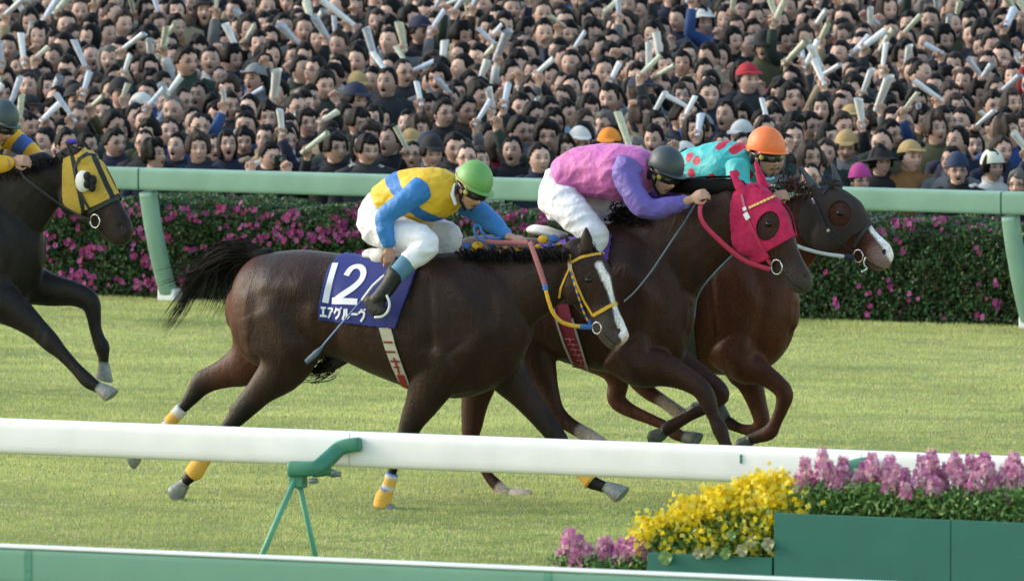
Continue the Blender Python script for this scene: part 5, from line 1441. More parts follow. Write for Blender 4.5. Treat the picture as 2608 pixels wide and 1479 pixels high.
adopt_tubes('sleeve', RSL, r3, Y, [fa3[:-1]], wrinkle=.006, add=.004, seed=14)
adopt_tubes('breeches', WBR, r3, Y, [t3['pts'][:3], nl3[:6], fl3[:6]], wrinkle=.007, add=.006, seed=15)
boot(r3, Y, [(1790, 628, 46, -.23), (1760, 680, 42, -.25), (1735, 730, 34, -.27)], [(1722, 735, 34, -.28, .032), (1745, 752, 34, -.28, .036), (1765, 758, 24, -.29, .03)])
helmet(r3, hp3, M3, '#ee7a3e', trim='#e06a34', s=1.04, strapc='#20242a'); goggles(r3, hp3, M3, lens='#4a4c3c')
mb = MB(); mb.tube([hp3 + M3 @ Vector(q) for q in ((-.01, -.07, -.115), (.04, -.045, -.135), (.06, 0, -.14), (.04, .045, -.135))], .010, n=8); adopt(mb.build('collar', mat('turquoise_collar', srgb('#8cc8d4'), .6)), r3)
# ---- jockey at the left edge
Y = Y4
t4 = dict(pts=[(-230, 410, 90, 0, .15), (-222, 375, 116, 0, .17), (-200, 345, 116, 0, .16), (-160, 335, 112, 0, .155), (-110, 338, 122, 0, .185), (-62, 344, 124, -.01, .205), (-28, 350, 92, -.03, .14), (-8, 352, 54, -.04, .07)])
na4 = [(-70, 345, 62, -.20), (-62, 375, 58, -.24), (-40, 412, 50, -.28), (-5, 418, 44, -.28), (18, 416, 34, -.24), (32, 412, 24, -.20)]
fa4 = [(-20, 345, 60, .18), (20, 350, 56, .24), (60, 372, 46, .26), (88, 396, 38, .22), (100, 410, 30, .14), (104, 420, 24, .12)]
nl4 = [(-230, 395, 116, -.08), (-205, 405, 106, -.14), (-160, 430, 88, -.20), (-130, 450, 70, -.23), (-125, 465, 60, -.23), (-145, 500, 48, -.23), (-170, 550, 40, -.25), (-195, 600, 32, -.27)]
fl4 = [(a + 40, b - 10, c, -d) for a, b, c, d in nl4]
r4, hp4, M4 = jockey(H4, 'jockey at the left edge in yellow silks with blue armband and dark cap', (0.50, 0.29, 0.20), t4, na4, fa4, nl4, fl4, (2, 322), -.07,
    (.90, -.40, -.36), (.32, -.03, .94), None,
    dict(wrist=onY(32, 411, Y - .20), direction=Vector((.95, -.1, .1)), palm_n=(.1, .9, -.4), curl=.75, s=1.1, side=1),
    dict(wrist=onY(104, 420, Y + .12), direction=Vector((.5, -.2, -.8)), palm_n=(0, -.9, -.3), curl=.8, s=1.0, side=-1))
YSLK = mat('yellow_silk', srgb('#dca828'), .6, **CLOTH_KW)
adopt_tubes('silk_jacket', YSLK, r4, Y, [t4['pts'][2:]], wrinkle=.007, add=.012, seed=17)
adopt_tubes('sleeve', YSLK, r4, Y, [na4[:-1] + [(20, 416, 34, -.24)]], wrinkle=.006, add=.004, seed=18)
def band4(V):
    C = np.tile(np.array(srgb('#dca828')), (len(V), 1)); a = np.array(onY(46, 362, Y + .25)); b = np.array(onY(72, 384, Y + .25)); d = b - a; L = np.linalg.norm(d); t = ((V - a) @ d) / L
    C[(t > -.0) & (t < L)] = np.array(srgb('#3c5fa6')); return C
adopt_tubes('sleeve', SILK1, r4, Y, [fa4[:-1]], wrinkle=.006, add=.006, seed=19, cols=band4)
adopt_tubes('breeches', WBR, r4, Y, [t4['pts'][:3], nl4[:6], fl4[:6]], wrinkle=.007, add=.006, seed=20)
boot(r4, Y, [(-145, 498, 46, -.23), (-170, 550, 42, -.25), (-195, 600, 34, -.27)], [(-208, 605, 34, -.28, .032), (-185, 622, 34, -.28, .036), (-165, 628, 24, -.29, .03)])
helmet(r4, hp4, M4, '#3d4a4c', trim='#b8a878', s=.98); goggles(r4, hp4, M4)
# ================================================================ the crowd behind the hedge
SKC = (0.59, 0.375, 0.292)
HAIRS = [mat('black_hair', srgb('#110e0d'), .6, var=.4, vscale=50, bump=.3, bscale=110, spec=.15), mat('dark_brown_hair', srgb('#2a1c14'), .6, var=.4, vscale=50, bump=.5, bscale=110, spec=.3), mat('grey_hair', srgb('#5d5a56'), .7, var=.3, vscale=50, bump=.4, bscale=110)]
CL = [('black', '#15161a', 9), ('charcoal', '#2b2d31', 6), ('navy', '#1a2138', 6), ('dark green', '#25352c', 3), ('brown', '#41301f', 3), ('grey', '#65676b', 3), ('beige', '#9a8a6d', 2), ('pale blue', '#8fa3b5', 1),
      ('white', '#c9c9c6', 1.5), ('maroon', '#4a1722', 1), ('blue', '#2b4a80', 1.5), ('olive', '#4a4a30', 2), ('red', '#8b1c2b', .5), ('tan', '#8a6238', 1)]
CLM = [mat(c[0].replace(' ', '_') + '_clothing', srgb(c[1]), .85, var=.15, vscale=12, bump=.3, bscale=25) for c in CL]
CLW = np.array([c[2] for c in CL], float); CLW /= CLW.sum()
TROUS = mat('dark_trousers', srgb('#202228'), .9)
GLM = mat('spectacle_frame', srgb('#26221f'), .3)
def proto(k, res=(48, 40), hires=True):
    rg = np.random.default_rng(100 + k)
    yaw, pitch = R(rg.uniform(-38, 38)), R(rg.uniform(-6, 16))
    mouth = [0, 0, .25, .6, 1.0, .8, .4][rg.integers(0, 7)]
    smile = 1.0 if (mouth < .5 and rg.random() < .5) else 0.0
    style = ['short', 'short', 'short', 'bowl', 'bowl', 'long', 'short', 'buzz', 'perm', 'short'][k % 10]
    arms = [0, 0, 1, 0, 2, 0, 3, 0, 0, 1, 0, 4, 0][k % 13]
    tint = rg.uniform(.72, 1.15); skin = tuple(c * tint for c in SKC)
    ec = Vector((.035, 0, 1.535))
    M = Matrix.Rotation(yaw, 3, 'Z') @ Matrix.Rotation(-pitch, 3, 'Y')
    HV, HF = head_geo(*res, mouth, smile)
    fc = face_cols(HV, skin, mouth, smile)
    shp = np.array([rg.uniform(.95, 1.06), rg.uniform(.92, 1.08), rg.uniform(.92, 1.05)]); HV = HV * shp
    mb = MB(); mb.add([ec + M @ Vector(v) for v in HV], HF)
    cols = [fc]
    def flush():
        n = len(mb.v) - sum(len(c) for c in cols)
        if n: cols.append(np.tile(np.array(skin), (n, 1)))
    mb.tube([(0, 0, 1.30), (.0, 0, 1.38), tuple(ec + M @ Vector((-.025, 0, -.06)))], [.062, .056, .055], n=12, side=(0, 1, 0), cap=.2)
    for sg in (1, -1): mb.ball(ec + M @ Vector((-.008, .073 * sg, -.012)), (.015, .010, .027), rot=M, nu=8, nv=6)
    J = MB()
    J.tube([(0, 0, .82), (.0, 0, .95), (.0, 0, 1.10), (.005, 0, 1.26), (0, 0, 1.36), (-.005, 0, 1.415)], [.13, .125, .13, .135, .105, .075], [.19, .185, .20, .215, .18, .085], n=18, side=(0, 1, 0), cap=.1, power=2.3)
    J.tube([(-.02, 0, 1.38), (.004, 0, 1.452)], [.082, .086], [.086, .092], n=14, side=(0, 1, 0), cap=0)
    holds = []
    up = {0: (), 1: (-1,), 2: (-1,), 3: (-1, 1), 4: (1,)}[arms]
    for sg in (-1, 1):
        sh = Vector((0, .20 * sg, 1.345))
        if sg in up:
            if arms in (1, 4): el = sh + Vector((.10, .10 * sg, -.02 + rg.uniform(0, .12))); wr = el + Vector((rg.uniform(-.02, .10), rg.uniform(-.12, .12) * sg, .21)); d = Vector((rg.uniform(-.1, .3), rg.uniform(-.3, .3), 1))
            elif arms == 2: el = sh + Vector((.20, .06 * sg, -.06)); wr = el + Vector((.14, -.03 * sg, .20)); d = Vector((.5, .0, 1))
            else: el = sh + Vector((.17, .08 * sg, -.16)); wr = el + Vector((.07, -.11 * sg, .22)); d = Vector((-.1, -.5 * sg, .8))
        else:
            el = sh + Vector((-.02, .06 * sg, -.27)); wr = el + Vector((.14, -.04 * sg, -.20)); d = Vector((.5, 0, -.8))
        J.tube([tuple(sh + Vector((0, -.07 * sg, .0))), tuple(sh + Vector((0, -.01 * sg, -.01))), tuple(sh.lerp(el, .5)), tuple(el), tuple(el.lerp(wr, .45)), tuple(el.lerp(wr, .92))], [.07, .068, .058, .052, .046, .040], n=12, cap=.4)
        mb.tube([tuple(el.lerp(wr, .8)), tuple(wr)], [.029, .026], n=10)
        mb.tube([(0, 0, 1.28), tuple(sh + Vector((0, -.02 * sg, -.01))), tuple(el), tuple(el.lerp(wr, .9))], [.04, .035, .03, .026], n=8)
        hand_geo(mb, wr, d, Vector((1, 0, .3)) if sg in up else Vector((0, -sg, 0)), curl=.95 if sg in up else .5, side=-sg, n=6 if hires else 5)
        if sg in up and arms in (1, 2, 4): holds.append((wr + d.normalized() * .075 + Vector((.025, 0, .01)), d.normalized()))
    flush()
    Vh, Fh = hair_geo(style, 40 if hires else 28, 26 if hires else 18, seed=k)
    H = MB(); H.add([ec + M @ Vector(v) for v in Vh * shp], Fh)
    T = MB()
    for sg in (1, -1): T.tube([(0, .09 * sg, .92), (.01, .09 * sg, .5), (-.01, .09 * sg, .08), (.05, .09 * sg, .03)], [.095, .068, .05, .04], n=10, side=(0, 1, 0))
    G = None
    if k % 3 == 1 or k % 7 == 3:
        G = MB()
        for sg in (1, -1):
            P_ = [ec + M @ Vector((.093 - .008 * abs(math.cos(a)), .032 * sg + .022 * math.cos(a), .001 + .016 * math.sin(a))) for a in np.linspace(0, 2 * math.pi, 13)]
            G.tube(P_, .0026, n=5, side=M @ Vector((1, 0, 0)), cap=0)
            G.tube([ec + M @ Vector((.088, .054 * sg, .006)), ec + M @ Vector((0, .078 * sg, .004))], .0022, n=5)
        G.tube([ec + M @ Vector((.099, -.010, .004)), ec + M @ Vector((.099, .010, .004))], .0024, n=5)
    return dict(body=mb, cols=np.vstack(cols), hair=H, jacket=J, trousers=T, glasses=G, holds=holds, style=style, mouth=mouth, smile=smile, arms=arms, ec=ec, M=M)
def cap_geo(pr, kind):
    """brimmed hats: cap, bucket, beanie"""
    ec, M = pr['ec'], pr['M']; mb = MB(); V, F = [], []
    nl, nt_ = 28, 10; s = 1.0
    A, B_, C_ = (.122, .102, .135) if kind != 'beanie' else (.120, .098, .150)
    lim = 1.35 if kind != 'beanie' else 1.45
    for i in range(nt_ + 1):
        th = lim * i / nt_
        for k in range(nl):
            ph = 2 * math.pi * k / nl; V.append(ec + M @ Vector((A * math.sin(th) * math.cos(ph) - .006, B_ * math.sin(th) * math.sin(ph), C_ * math.cos(th) + .018)))
    if kind == 'bucket':
        for k in range(nl):
            ph = 2 * math.pi * k / nl; V.append(ec + M @ Vector((A * 1.5 * math.cos(ph) - .006, B_ * 1.5 * math.sin(ph), .018)))
    rows = nt_ + (1 if kind == 'bucket' else 0)
    for i in range(rows):
        for k in range(nl):
            k2 = (k + 1) % nl; F.append((i * nl + k, (i + 1) * nl + k, (i + 1) * nl + k2, i * nl + k2))
    mb.add(V, F)
    if kind == 'cap':
        mb.tube([ec + M @ Vector((.085, 0, .062)), ec + M @ Vector((.13, 0, .056)), ec + M @ Vector((.175, 0, .040))], [.008, .006, .004], [.075, .070, .04], n=12, side=M @ Vector((0, 1, 0)))
    return mb
NP = 30
PROT = [proto(k) for k in range(NP)]
HATS = {'orange cap': '#e58a2c', 'black cap': '#1a1b1f', 'beige cap': '#a98f60', 'white cap': '#c9cac6', 'navy cap': '#1f2942', 'black bucket hat': '#17181b', 'grey cap': '#7b8082', 'red cap': '#a32334',
        'navy beanie with blue band': '#20304f', 'white beanie': '#dadcc8', 'pink beanie': '#b03b86'}
PM = []
for k, pr in enumerate(PROT):
    d = {}
    for part in ('body', 'hair', 'jacket', 'trousers', 'glasses'):
        if pr[part] is None: continue
        me = pr[part].mesh(part); me.polygons.foreach_set('use_smooth', [len(p.vertices) <= 4 for p in me.polygons])
        if part == 'body': set_cols(me, pr['cols']); me.materials.append(SKIN)
        elif part == 'hair': me.materials.append(HAIRS[0])
        elif part == 'jacket': me.materials.append(CLM[0])
        elif part == 'trousers': me.materials.append(TROUS)
        else: me.materials.append(GLM)
        d[part] = me
    PM.append(d)
PAPER = [mat('newspaper', srgb('#e2e5e8'), .8, var=.16, vscale=26, stretch=(1, 1, .3)), mat('newsprint_blue', srgb('#c6cedd'), .8, var=.2, vscale=30), mat('newsprint_cream', srgb('#cdcfbb'), .8, var=.2, vscale=30)]
def paper_mesh(i):
    rg = np.random.default_rng(300 + i); mb = MB()
    r0, r1, L = rg.uniform(.017, .030), rg.uniform(.025, .046), rg.uniform(.15, .30)
    n = 18; V = []; F = []
    for j, z in enumerate((-.06, .05, L * .6, L)):
        for k in range(n + 3):
            th = 2 * math.pi * k / n; r = (r0 + (r1 - r0) * (z + .06) / (L + .06)) * (1 + .05 * math.sin(th * 2 + i)) * (1 if k <= n else 1.08)
            V.append((r * math.cos(th), r * math.sin(th) * .85, z + (.012 * math.sin(th + i) if j == 3 else 0)))
    m_ = n + 3
    for j in range(3):
        for k in range(m_ - 1): F.append((j * m_ + k, j * m_ + k + 1, (j + 1) * m_ + k + 1, (j + 1) * m_ + k))
    mb.add(V, F)
    mb.add([(r1 * .55 * math.cos(2 * math.pi * k / 10), r1 * .5 * math.sin(2 * math.pi * k / 10), L - .01) for k in range(10)] + [(r1 * .5 * math.cos(2 * math.pi * k / 10), r1 * .45 * math.sin(2 * math.pi * k / 10), 0) for k in range(10)],
           [(k, (k + 1) % 10, 10 + (k + 1) % 10, 10 + k) for k in range(10)])
    me = mb.mesh('rolled_newspaper'); me.materials.append(PAPER[0]); me.polygons.foreach_set('use_smooth', [True] * len(me.polygons)); return me
PAPERM = [paper_mesh(i) for i in range(6)]
ORD = 'first second third fourth fifth sixth seventh eighth ninth tenth eleventh twelfth thirteenth fourteenth fifteenth sixteenth seventeenth eighteenth nineteenth'.split() + ['twentieth'] + ['twenty-' + w for w in 'first second third fourth fifth sixth seventh eighth ninth'.split()] + ['thirtieth'] + ['thirty-' + w for w in 'first second third fourth fifth sixth seventh eighth ninth'.split()]
FACE0 = math.atan2(-dh.y, -dh.x)
def slot(o, m):
    o.material_slots[0].link = 'OBJECT'; o.material_slots[0].material = m
HATM = {}
def place_person(k, loc, rz, s, cl, hair_i, label, hat=None):
    d = PM[k]
    b = bpy.data.objects.new('person', d['body']); COL.objects.link(b)
    b.location = loc; b.rotation_euler = (0, 0, rz); b.scale = (s, s, s)
    tag(b, label, 'spectator', 'spectators packed behind the hedge')
    for part in ('hair', 'jacket', 'trousers', 'glasses'):
        if part not in d: continue
        c = bpy.data.objects.new(part, d[part]); COL.objects.link(c); c.parent = b
        if part == 'jacket': slot(c, cl if not isinstance(cl, int) else CLM[cl])
        if part == 'hair' and hair_i: slot(c, HAIRS[hair_i])
    if hat:
        kind = 'bucket' if 'bucket' in hat else 'beanie' if 'beanie' in hat else 'cap'
        if (k, kind) not in HATM:
            me = cap_geo(PROT[k], kind).mesh('hat'); me.materials.append(CLM[0]); me.polygons.foreach_set('use_smooth', [True] * len(me.polygons)); HATM[(k, kind)] = me
        c = bpy.data.objects.new('hat', HATM[(k, kind)]); COL.objects.link(c); c.parent = b
        slot(c, mat('hat_' + hat.replace(' ', '_'), srgb(HATS[hat]), .85, bump=.2, bscale=40))
    return b
def paper_matrix(loc, rz, s, hold, rg):
    p, d = hold
    B = Matrix.Translation(loc) @ Matrix.Rotation(rz, 4, 'Z') @ Matrix.Scale(s, 4)
    q = Vector((d.x + rg.normal() * .35, d.y + rg.normal() * .55, d.z * rg.uniform(.6, 1))).normalized().to_track_quat('Z', 'Y').to_matrix().to_4x4()
    return B @ Matrix.Translation(p) @ q @ Matrix.Scale(rg.uniform(.65, 1.0), 4)
# rows
crg = np.random.default_rng(5)
rows = []
Yr = APY0 + .05
while Yr < 36:
    rows.append(Yr); Yr += .41
people = []; outside = []      # outside: just beyond the picture's sides
for ri, Yr in enumerate(rows):
    dep = DIST + Yr * math.cos(YAW) + 4.5
    half0 = 1304 / F * dep + .30; half = half0 + 1.5
    x0, x1 = (-half - Yr * math.sin(YAW)) / math.cos(YAW), (half - Yr * math.sin(YAW)) / math.cos(YAW)
    x = x0 + crg.uniform(0, .4); 
    while x < x1:
        q = [ri, x + crg.normal() * .05, Yr + crg.normal() * .07, crg.uniform(.955, 1.05)]
        (people if abs(q[1] * math.cos(YAW) + q[2] * math.sin(YAW)) < half0 else outside).append(q)
        x += crg.uniform(.33, .45)
# people the photo singles out: px, py of the eyes, look
def place_at(px, py, s):
    lo, hi = APY0 - .3, 36.0
    for _ in range(40):
        m_ = (lo + hi) / 2; Yt = m_
        z = apron_z(Yt) + 1.535 * s
        # y of the picture at this depth
        p = onY(px, py, Yt)
        if p.z > z: lo = m_      # the ray still passes above the head: stand farther away
        else: hi = m_
    m_ = (lo + hi) / 2; p = onY(px, py, m_)
    return p.x, m_
special = []
def find_proto(**kw):
    c = [i for i, p in enumerate(PROT) if all((p[a] in b if isinstance(b, (list, tuple)) else p[a] == b) for a, b in kw.items())]
    return c
def pick(c, i): return c[i % len(c)] if c else i % NP
calm = [i for i, p in enumerate(PROT) if p['arms'] == 0]
SPEC = [(474, 158, 1.09, pick(find_proto(style='short', arms=0), 1), 3, 'tall young man in dark green coat with maroon collar standing above his neighbours', None, 0),
        (686, 398, .99, pick(find_proto(arms=3), 0), 0, 'man in black pointing a compact camera at the race, front row', 'camera', 0),
        (1550, 372, 1.0, pick(calm, 2), 1, 'spectator in bright orange cap just above the jockey in pink', None, 'orange cap'),
        (2318, 402, .97, pick(find_proto(smile=1.0, arms=0), 0), 13, 'laughing spectator in beige cap and tan coat, front row', None, 'beige cap'),
        (2243, 415, .95, pick(find_proto(smile=1.0, arms=0), 1), 0, 'laughing spectator in black bucket hat and black coat, front row', None, 'black bucket hat'),
        (2440, 436, .95, pick(calm, 4), 0, 'spectator in navy knitted hat with blue band, front row', None, 'navy beanie with blue band'),
        (2528, 428, .95, pick(calm, 5), 8, 'spectator in large white knitted hat, near the right end of the front row', None, 'white beanie'),
        (2192, 462, .90, pick(calm, 6), 8, 'child in magenta knitted hat beside the horse with the black hood', None, 'pink beanie'),
        (650, 205, 1.0, pick(calm, 7), 5, 'spectator in grey cap with dark brim amid the crowd, left of centre', None, 'grey cap'),
        (520, 32, 1.0, pick(calm, 3), 0, 'spectator in black baseball cap near the top left of the crowd', None, 'black cap'),
        (1070, 82, 1.0, pick(calm, 1), 0, 'spectator in black cap with short peak, upper middle of the crowd', None, 'navy cap'),
        (1948, 118, 1.0, pick(calm, 2), 11, 'spectator in olive coat and olive rain hat amid the crowd', None, 'black bucket hat'),
        (1905, 205, 1.0, pick(calm, 0), 1, 'spectator in red cap half way up the crowd above the orange helmet', None, 'red cap'),
        (1790, 60, 1.0, pick(calm, 5), 5, 'spectator in white cap near the top of the crowd', None, 'white cap'),
        (580, 372, 1.0, pick(find_proto(mouth=1.0, arms=0), 0), 2, 'shouting man in dark coat with mouth wide open, front row left of the camera man', None, 0),
        (292, 365, 1.0, pick([1, 5, 9], 0), 2, 'man with spectacles and navy jacket in the front row beside the black horse', None, 0),
        (1130, 290, 1.0, pick(find_proto(style='short', arms=0), 2), 0, 'man in black looking up to the left above the green cap', None, 0),
        (985, 212, 1.03, pick(find_proto(style='short', arms=0), 3), 1, 'broad faced man with short hair amid the crowd above the yellow jockey', None, 0),
        (1375, 405, 1.0, pick(find_proto(style='short', arms=0), 0), 2, 'man with full face just left of the jockey in pink, front row', None, 0)]
spots_ = [place_at(sp[0], sp[1], sp[2]) for sp in SPEC]
def head_px(x, y, s_): return project((x, y, apron_z(y) + 1.535 * s_))
def clashes(q):
    hx, hy = head_px(q[1], q[2], q[3])
    for sp, (x, y) in zip(SPEC, spots_):
        if math.hypot(q[1] - x, q[2] - y) < .33: return True
        if q[2] < y and abs(hx - sp[0]) < 58 and hy - 48 < sp[1] + 26 and hy > sp[1] - 40: return True
        if q[2] < y and (PROT_ARMS and abs(hx - sp[0]) < 90 and 0 < hy - sp[1] < 90): q[4] = True
    return False
PROT_ARMS = True
people = [q + [False] for q in people]
people = [q for q in people if not clashes(q)]
people.sort(key=lambda q: (q[0], q[1]))
N_IND = 296 - len(SPEC)
ind, rest = people[:N_IND], people[N_IND:] + [q + [False] for q in outside]
nrow = {}
MEMB = []
holders = 0
papers = []
for q in ind:
    ri, x, y, s, calm_only = q
    nrow[ri] = nrow.get(ri, 0) + 1; no = nrow[ri]
    k = int(crg.integers(0, NP)) if not calm_only else calm[int(crg.integers(0, len(calm)))]; pr = PROT[k]
    rz = FACE0 + R(crg.uniform(-22, 22))
    cl = int(crg.choice(len(CL), p=CLW)); hi = int(crg.choice(3, p=[.86, .12, .02]))
    hat = None
    u = crg.random()
    if u < .06: hat = str(crg.choice(['black cap', 'navy cap', 'grey cap', 'white cap', 'beige cap']))
    st = {'short': 'short-haired', 'bowl': 'thick-haired', 'long': 'long-haired', 'buzz': 'crop-haired', 'perm': 'curly-haired'}[pr['style']]
    mo = 'shouting ' if pr['mouth'] > .7 else 'laughing ' if pr['smile'] > .5 else ''
    lab = f"{mo if not hat else ''}{st} spectator in {CL[cl][0]} coat{' and ' + hat if hat else ''}, {ORD[min(no - 1, 38)]} from left in {ORD[ri]} crowd row"
    loc = Vector((x, y, apron_z(y)))
    place_person(k, loc, rz, s, cl, hi, lab, hat)
    for hd_ in pr['holds']:
        if crg.random() < .85:
            papers.append((paper_matrix(loc, rz, s, hd_, crg), f"rolled newspaper raised by {ORD[min(no - 1, 38)]} spectator from left in {ORD[ri]} crowd row"))
for (px, py, s, k, cl, lab, ex, hat), (x, y) in zip(SPEC, spots_):
    loc = Vector((x, y, apron_z(y)))
    if ex == 'camera': rz = FACE0
    else: rz = FACE0 + R(crg.uniform(-10, 10))
    b = place_person(k, loc, rz, s, cl, 0, lab, hat or None)
    if ex == 'camera':
        pr = PROT[k]
        Mw = Matrix.Translation(loc) @ Matrix.Rotation(rz, 4, 'Z') @ Matrix.Scale(s, 4)
        c = Mw @ (pr['ec'] + pr['M'] @ Vector((.14, 0, -.01)))
        cm = empty('camera', c, 'compact black camera held up to the eye by a man in the front row', 'camera'); rot = Matrix.Rotation(rz, 3, 'Z') @ pr['M']
        bb = MB(); bb.box((0, 0, 0), (.045, .125, .075), rot=rot); o = bb.build('camera_body', BLK, smooth=False, bevel=.008); o.parent = cm
        bb = MB(); bb.tube([rot @ Vector((.02, 0, 0)), rot @ Vector((.065, 0, 0))], .030, n=16, cap=0.1); o = bb.build('lens', mat('camera_lens', srgb('#3a4a44'), .1, spec=.8)); o.parent = cm
# newspapers singled out by the photo: base px, tip px, width px; held high by arms
def arm_and_paper(i, bpx, tpx, w, depth_row, mi=0, lab=None):
    pass
for i, (Mx, lab) in enumerate(papers):
    o = bpy.data.objects.new('rolled_newspaper', PAPERM[i % 6]); COL.objects.link(o); o.matrix_world = Mx
    slot(o, PAPER[int(crg.choice(3, p=[.6, .2, .2]))]); tag(o, lab, 'newspaper', 'rolled newspapers waved by the crowd')
# the blue and white flag waved near the top left corner
fY = 29.5
fl_ = empty('flag', onY(232, 66, fY), 'small white and blue flag waved near the top left of the crowd', 'flag')
mb = MB(); mb.tube([onY(222, 78, fY), onY(262, 58, fY), onY(290, 40, fY)], .012, n=8); adopt(mb.build('flagpole', PAPER[0]), fl_)
V, Fq, cc = [], [], []
for i in range(9):
    for j in range(13):
        a, b = i / 8, j / 12
        p = onY(236 + 42 * a + 22 * b + 8 * math.sin(b * 5), -40 + 96 * b - 6 * a, fY + .06 * math.sin(a * 6 + b * 3)); V.append(tuple(p))
        cc.append(srgb('#2b62b8') if a > .55 else srgb('#e6ebf2'))
for i in range(8):
    for j in range(12): Fq.append((i * 13 + j, i * 13 + j + 1, (i + 1) * 13 + j + 1, (i + 1) * 13 + j))
adopt(np_mesh('flag_cloth', np.array(V), np.array(Fq), mat('flag_cloth', rough=.8, attr='tint', var=.05, trans=.3), cols=np.array(cc), smooth=True), fl_)
# the rest of the crowd, farther up: one mass
PRL = [proto(k + 40, (30, 24), False) for k in range(16)]
LV = []
for pr in PRL:
    out = []
    for part in ('body', 'hair', 'jacket'):
        mb = pr[part]; V = np.array(mb.v); tri = []
        for f in mb.f:
            for a in range(1, len(f) - 1): tri.append((f[0], f[a], f[a + 1]))
        out.append((V, np.array(tri), pr['cols'] if part == 'body' else None))
    LV.append(out)
VV, TT, CC, MI = [], [], [], []
off = 0
mats_ = [SKIN] + HAIRS + CLM + PAPER
pap = []
for me in PAPERM:
    V = verts_np(me).astype(float); tri = [(p.vertices[0], p.vertices[a], p.vertices[a + 1]) for p in me.polygons for a in range(1, len(p.vertices) - 1)]; pap.append((V, np.array(tri)))
for ri, x, y, s, _c in rest:
    j = int(crg.integers(0, len(PRL))); rz = FACE0 + R(crg.uniform(-22, 22)); c, s_ = math.cos(rz) * s, math.sin(rz) * s
    cl = int(crg.choice(len(CL), p=CLW)); hi = int(crg.choice(3, p=[.86, .12, .02])); tnt = crg.uniform(.8, 1.1)
    for pi, (V, Tr, co) in enumerate(LV[j]):
        W = np.stack([V[:, 0] * c - V[:, 1] * s_ + x, V[:, 0] * s_ + V[:, 1] * c + y, V[:, 2] * s + apron_z(y)], 1)
        VV.append(W); TT.append(Tr + off); off += len(W)
        CC.append(co * tnt if co is not None else np.full((len(W), 3), .2)); MI.append(np.full(len(Tr), (0, 1 + hi, 4 + cl)[pi]))
    for hd_ in PRL[j]['holds']:
        if crg.random() < .8:
            Mx = np.array(paper_matrix(Vector((x, y, apron_z(y))), rz, s, hd_, crg)); V, Tr = pap[int(crg.integers(0, 6))]
            W = V @ Mx[:3, :3].T + Mx[:3, 3]
            VV.append(W); TT.append(Tr + off); off += len(W); CC.append(np.full((len(W), 3), .5)); MI.append(np.full(len(Tr), 4 + len(CLM) + int(crg.integers(0, 3))))
o = np_mesh('crowd', np.vstack(VV), np.vstack(TT), mats_, mi=np.concatenate(MI), cols=np.vstack(CC), smooth=True)
tag(o, 'far rows of the dense crowd of spectators filling the top of the picture', 'crowd', kind='stuff')
print('CROWD', len(ind) + len(SPEC), len(rest), len(papers))
# ================================================================ flower boxes in the lower right corner
PLG = mat('planter_green', srgb('#266a5f'), .6, var=.07, vscale=5, bump=.05, bscale=60)
SOIL = mat('potting_soil', srgb('#2b2019'), .95, var=.3, vscale=30)
PY = NR_Y - 4.2
def planter(label, px0, px1, ytop_px, height_hint=None, depth=.42, seam=None, Y=None):
    Y = PY if Y is None else Y
    a = onY(px0, ytop_px, Y); b = onY(px1, ytop_px, Y); z = a.z
    root = empty('planter_box', ((a.x + b.x) / 2, Y + depth / 2, 0), label, 'planter', 'green flower boxes beside the rail')
    xs = [a.x] + ([onY(s_, ytop_px, Y).x for s_ in seam] if seam else []) + [b.x]
    for x0, x1 in zip(xs[:-1], xs[1:]):
        mb = MB(); mb.box(((x0 + x1) / 2, Y, z / 2), (x1 - x0 - .004, .022, z)); adopt(mb.build('front_panel', PLG, smooth=False, bevel=.003), root)
    mb = MB(); mb.box(((a.x + b.x) / 2, Y + depth, z / 2), (b.x - a.x, .022, z)); adopt(mb.build('back_panel', PLG, smooth=False), root)
    for x in (a.x + .013, b.x - .013):
        mb = MB(); mb.box((x, Y + depth / 2, z / 2), (.022, depth - .026, z - .002)); adopt(mb.build('side_panel', PLG, smooth=False), root)
    mb = MB(); mb.box(((a.x + b.x) / 2, Y + depth / 2, z - .04), (b.x - a.x - .05, depth - .03, .03)); adopt(mb.build('soil', SOIL, smooth=False), root)
    return a.x, b.x, z
x0t, x1t, zt_ = planter('tall dark green flower box in the lower right corner', 1973, 2860, 1305, seam=[2424])
x0l, x1l, zl_ = planter('low dark green flower box under the yellow flowers', 1650, 1969, 1406)
x0s, x1s, zs_ = planter('lowest green flower box mostly hidden behind the nearest rail', 1392, 1645, 1470)
frg = np.random.default_rng(8)
def florets(pts, r, cols, rg, face=(0, -1, .3)):
    V, T, C = [], [], []
    for p in pts:
        n = np.array(face) + rg.normal(size=3) * .6; n /= np.linalg.norm(n)
        a = np.cross(n, rg.normal(size=3)); a /= np.linalg.norm(a); b = np.cross(n, a); col = np.array(cols[rg.integers(0, len(cols))]) * rg.uniform(.8, 1.15); rr = r * rg.uniform(.75, 1.2)
        for k in range(4):
            t = math.pi / 2 * k; d = a * math.cos(t) + b * math.sin(t); e = -a * math.sin(t) + b * math.cos(t); o = len(V)
            V += [p, p + d * rr * .6 - e * rr * .45 + n * rr * .25, p + d * rr, p + d * rr * .6 + e * rr * .45 + n * rr * .25]; T.append((o, o + 1, o + 2, o + 3)); C += [col * .8] + [col] * 3
    return np.array(V), np.array(T), np.array(C)
GRN = [srgb('#5f8f4a'), srgb('#7ea556'), srgb('#47733b'), srgb('#a9bd74'), srgb('#6c965c')]
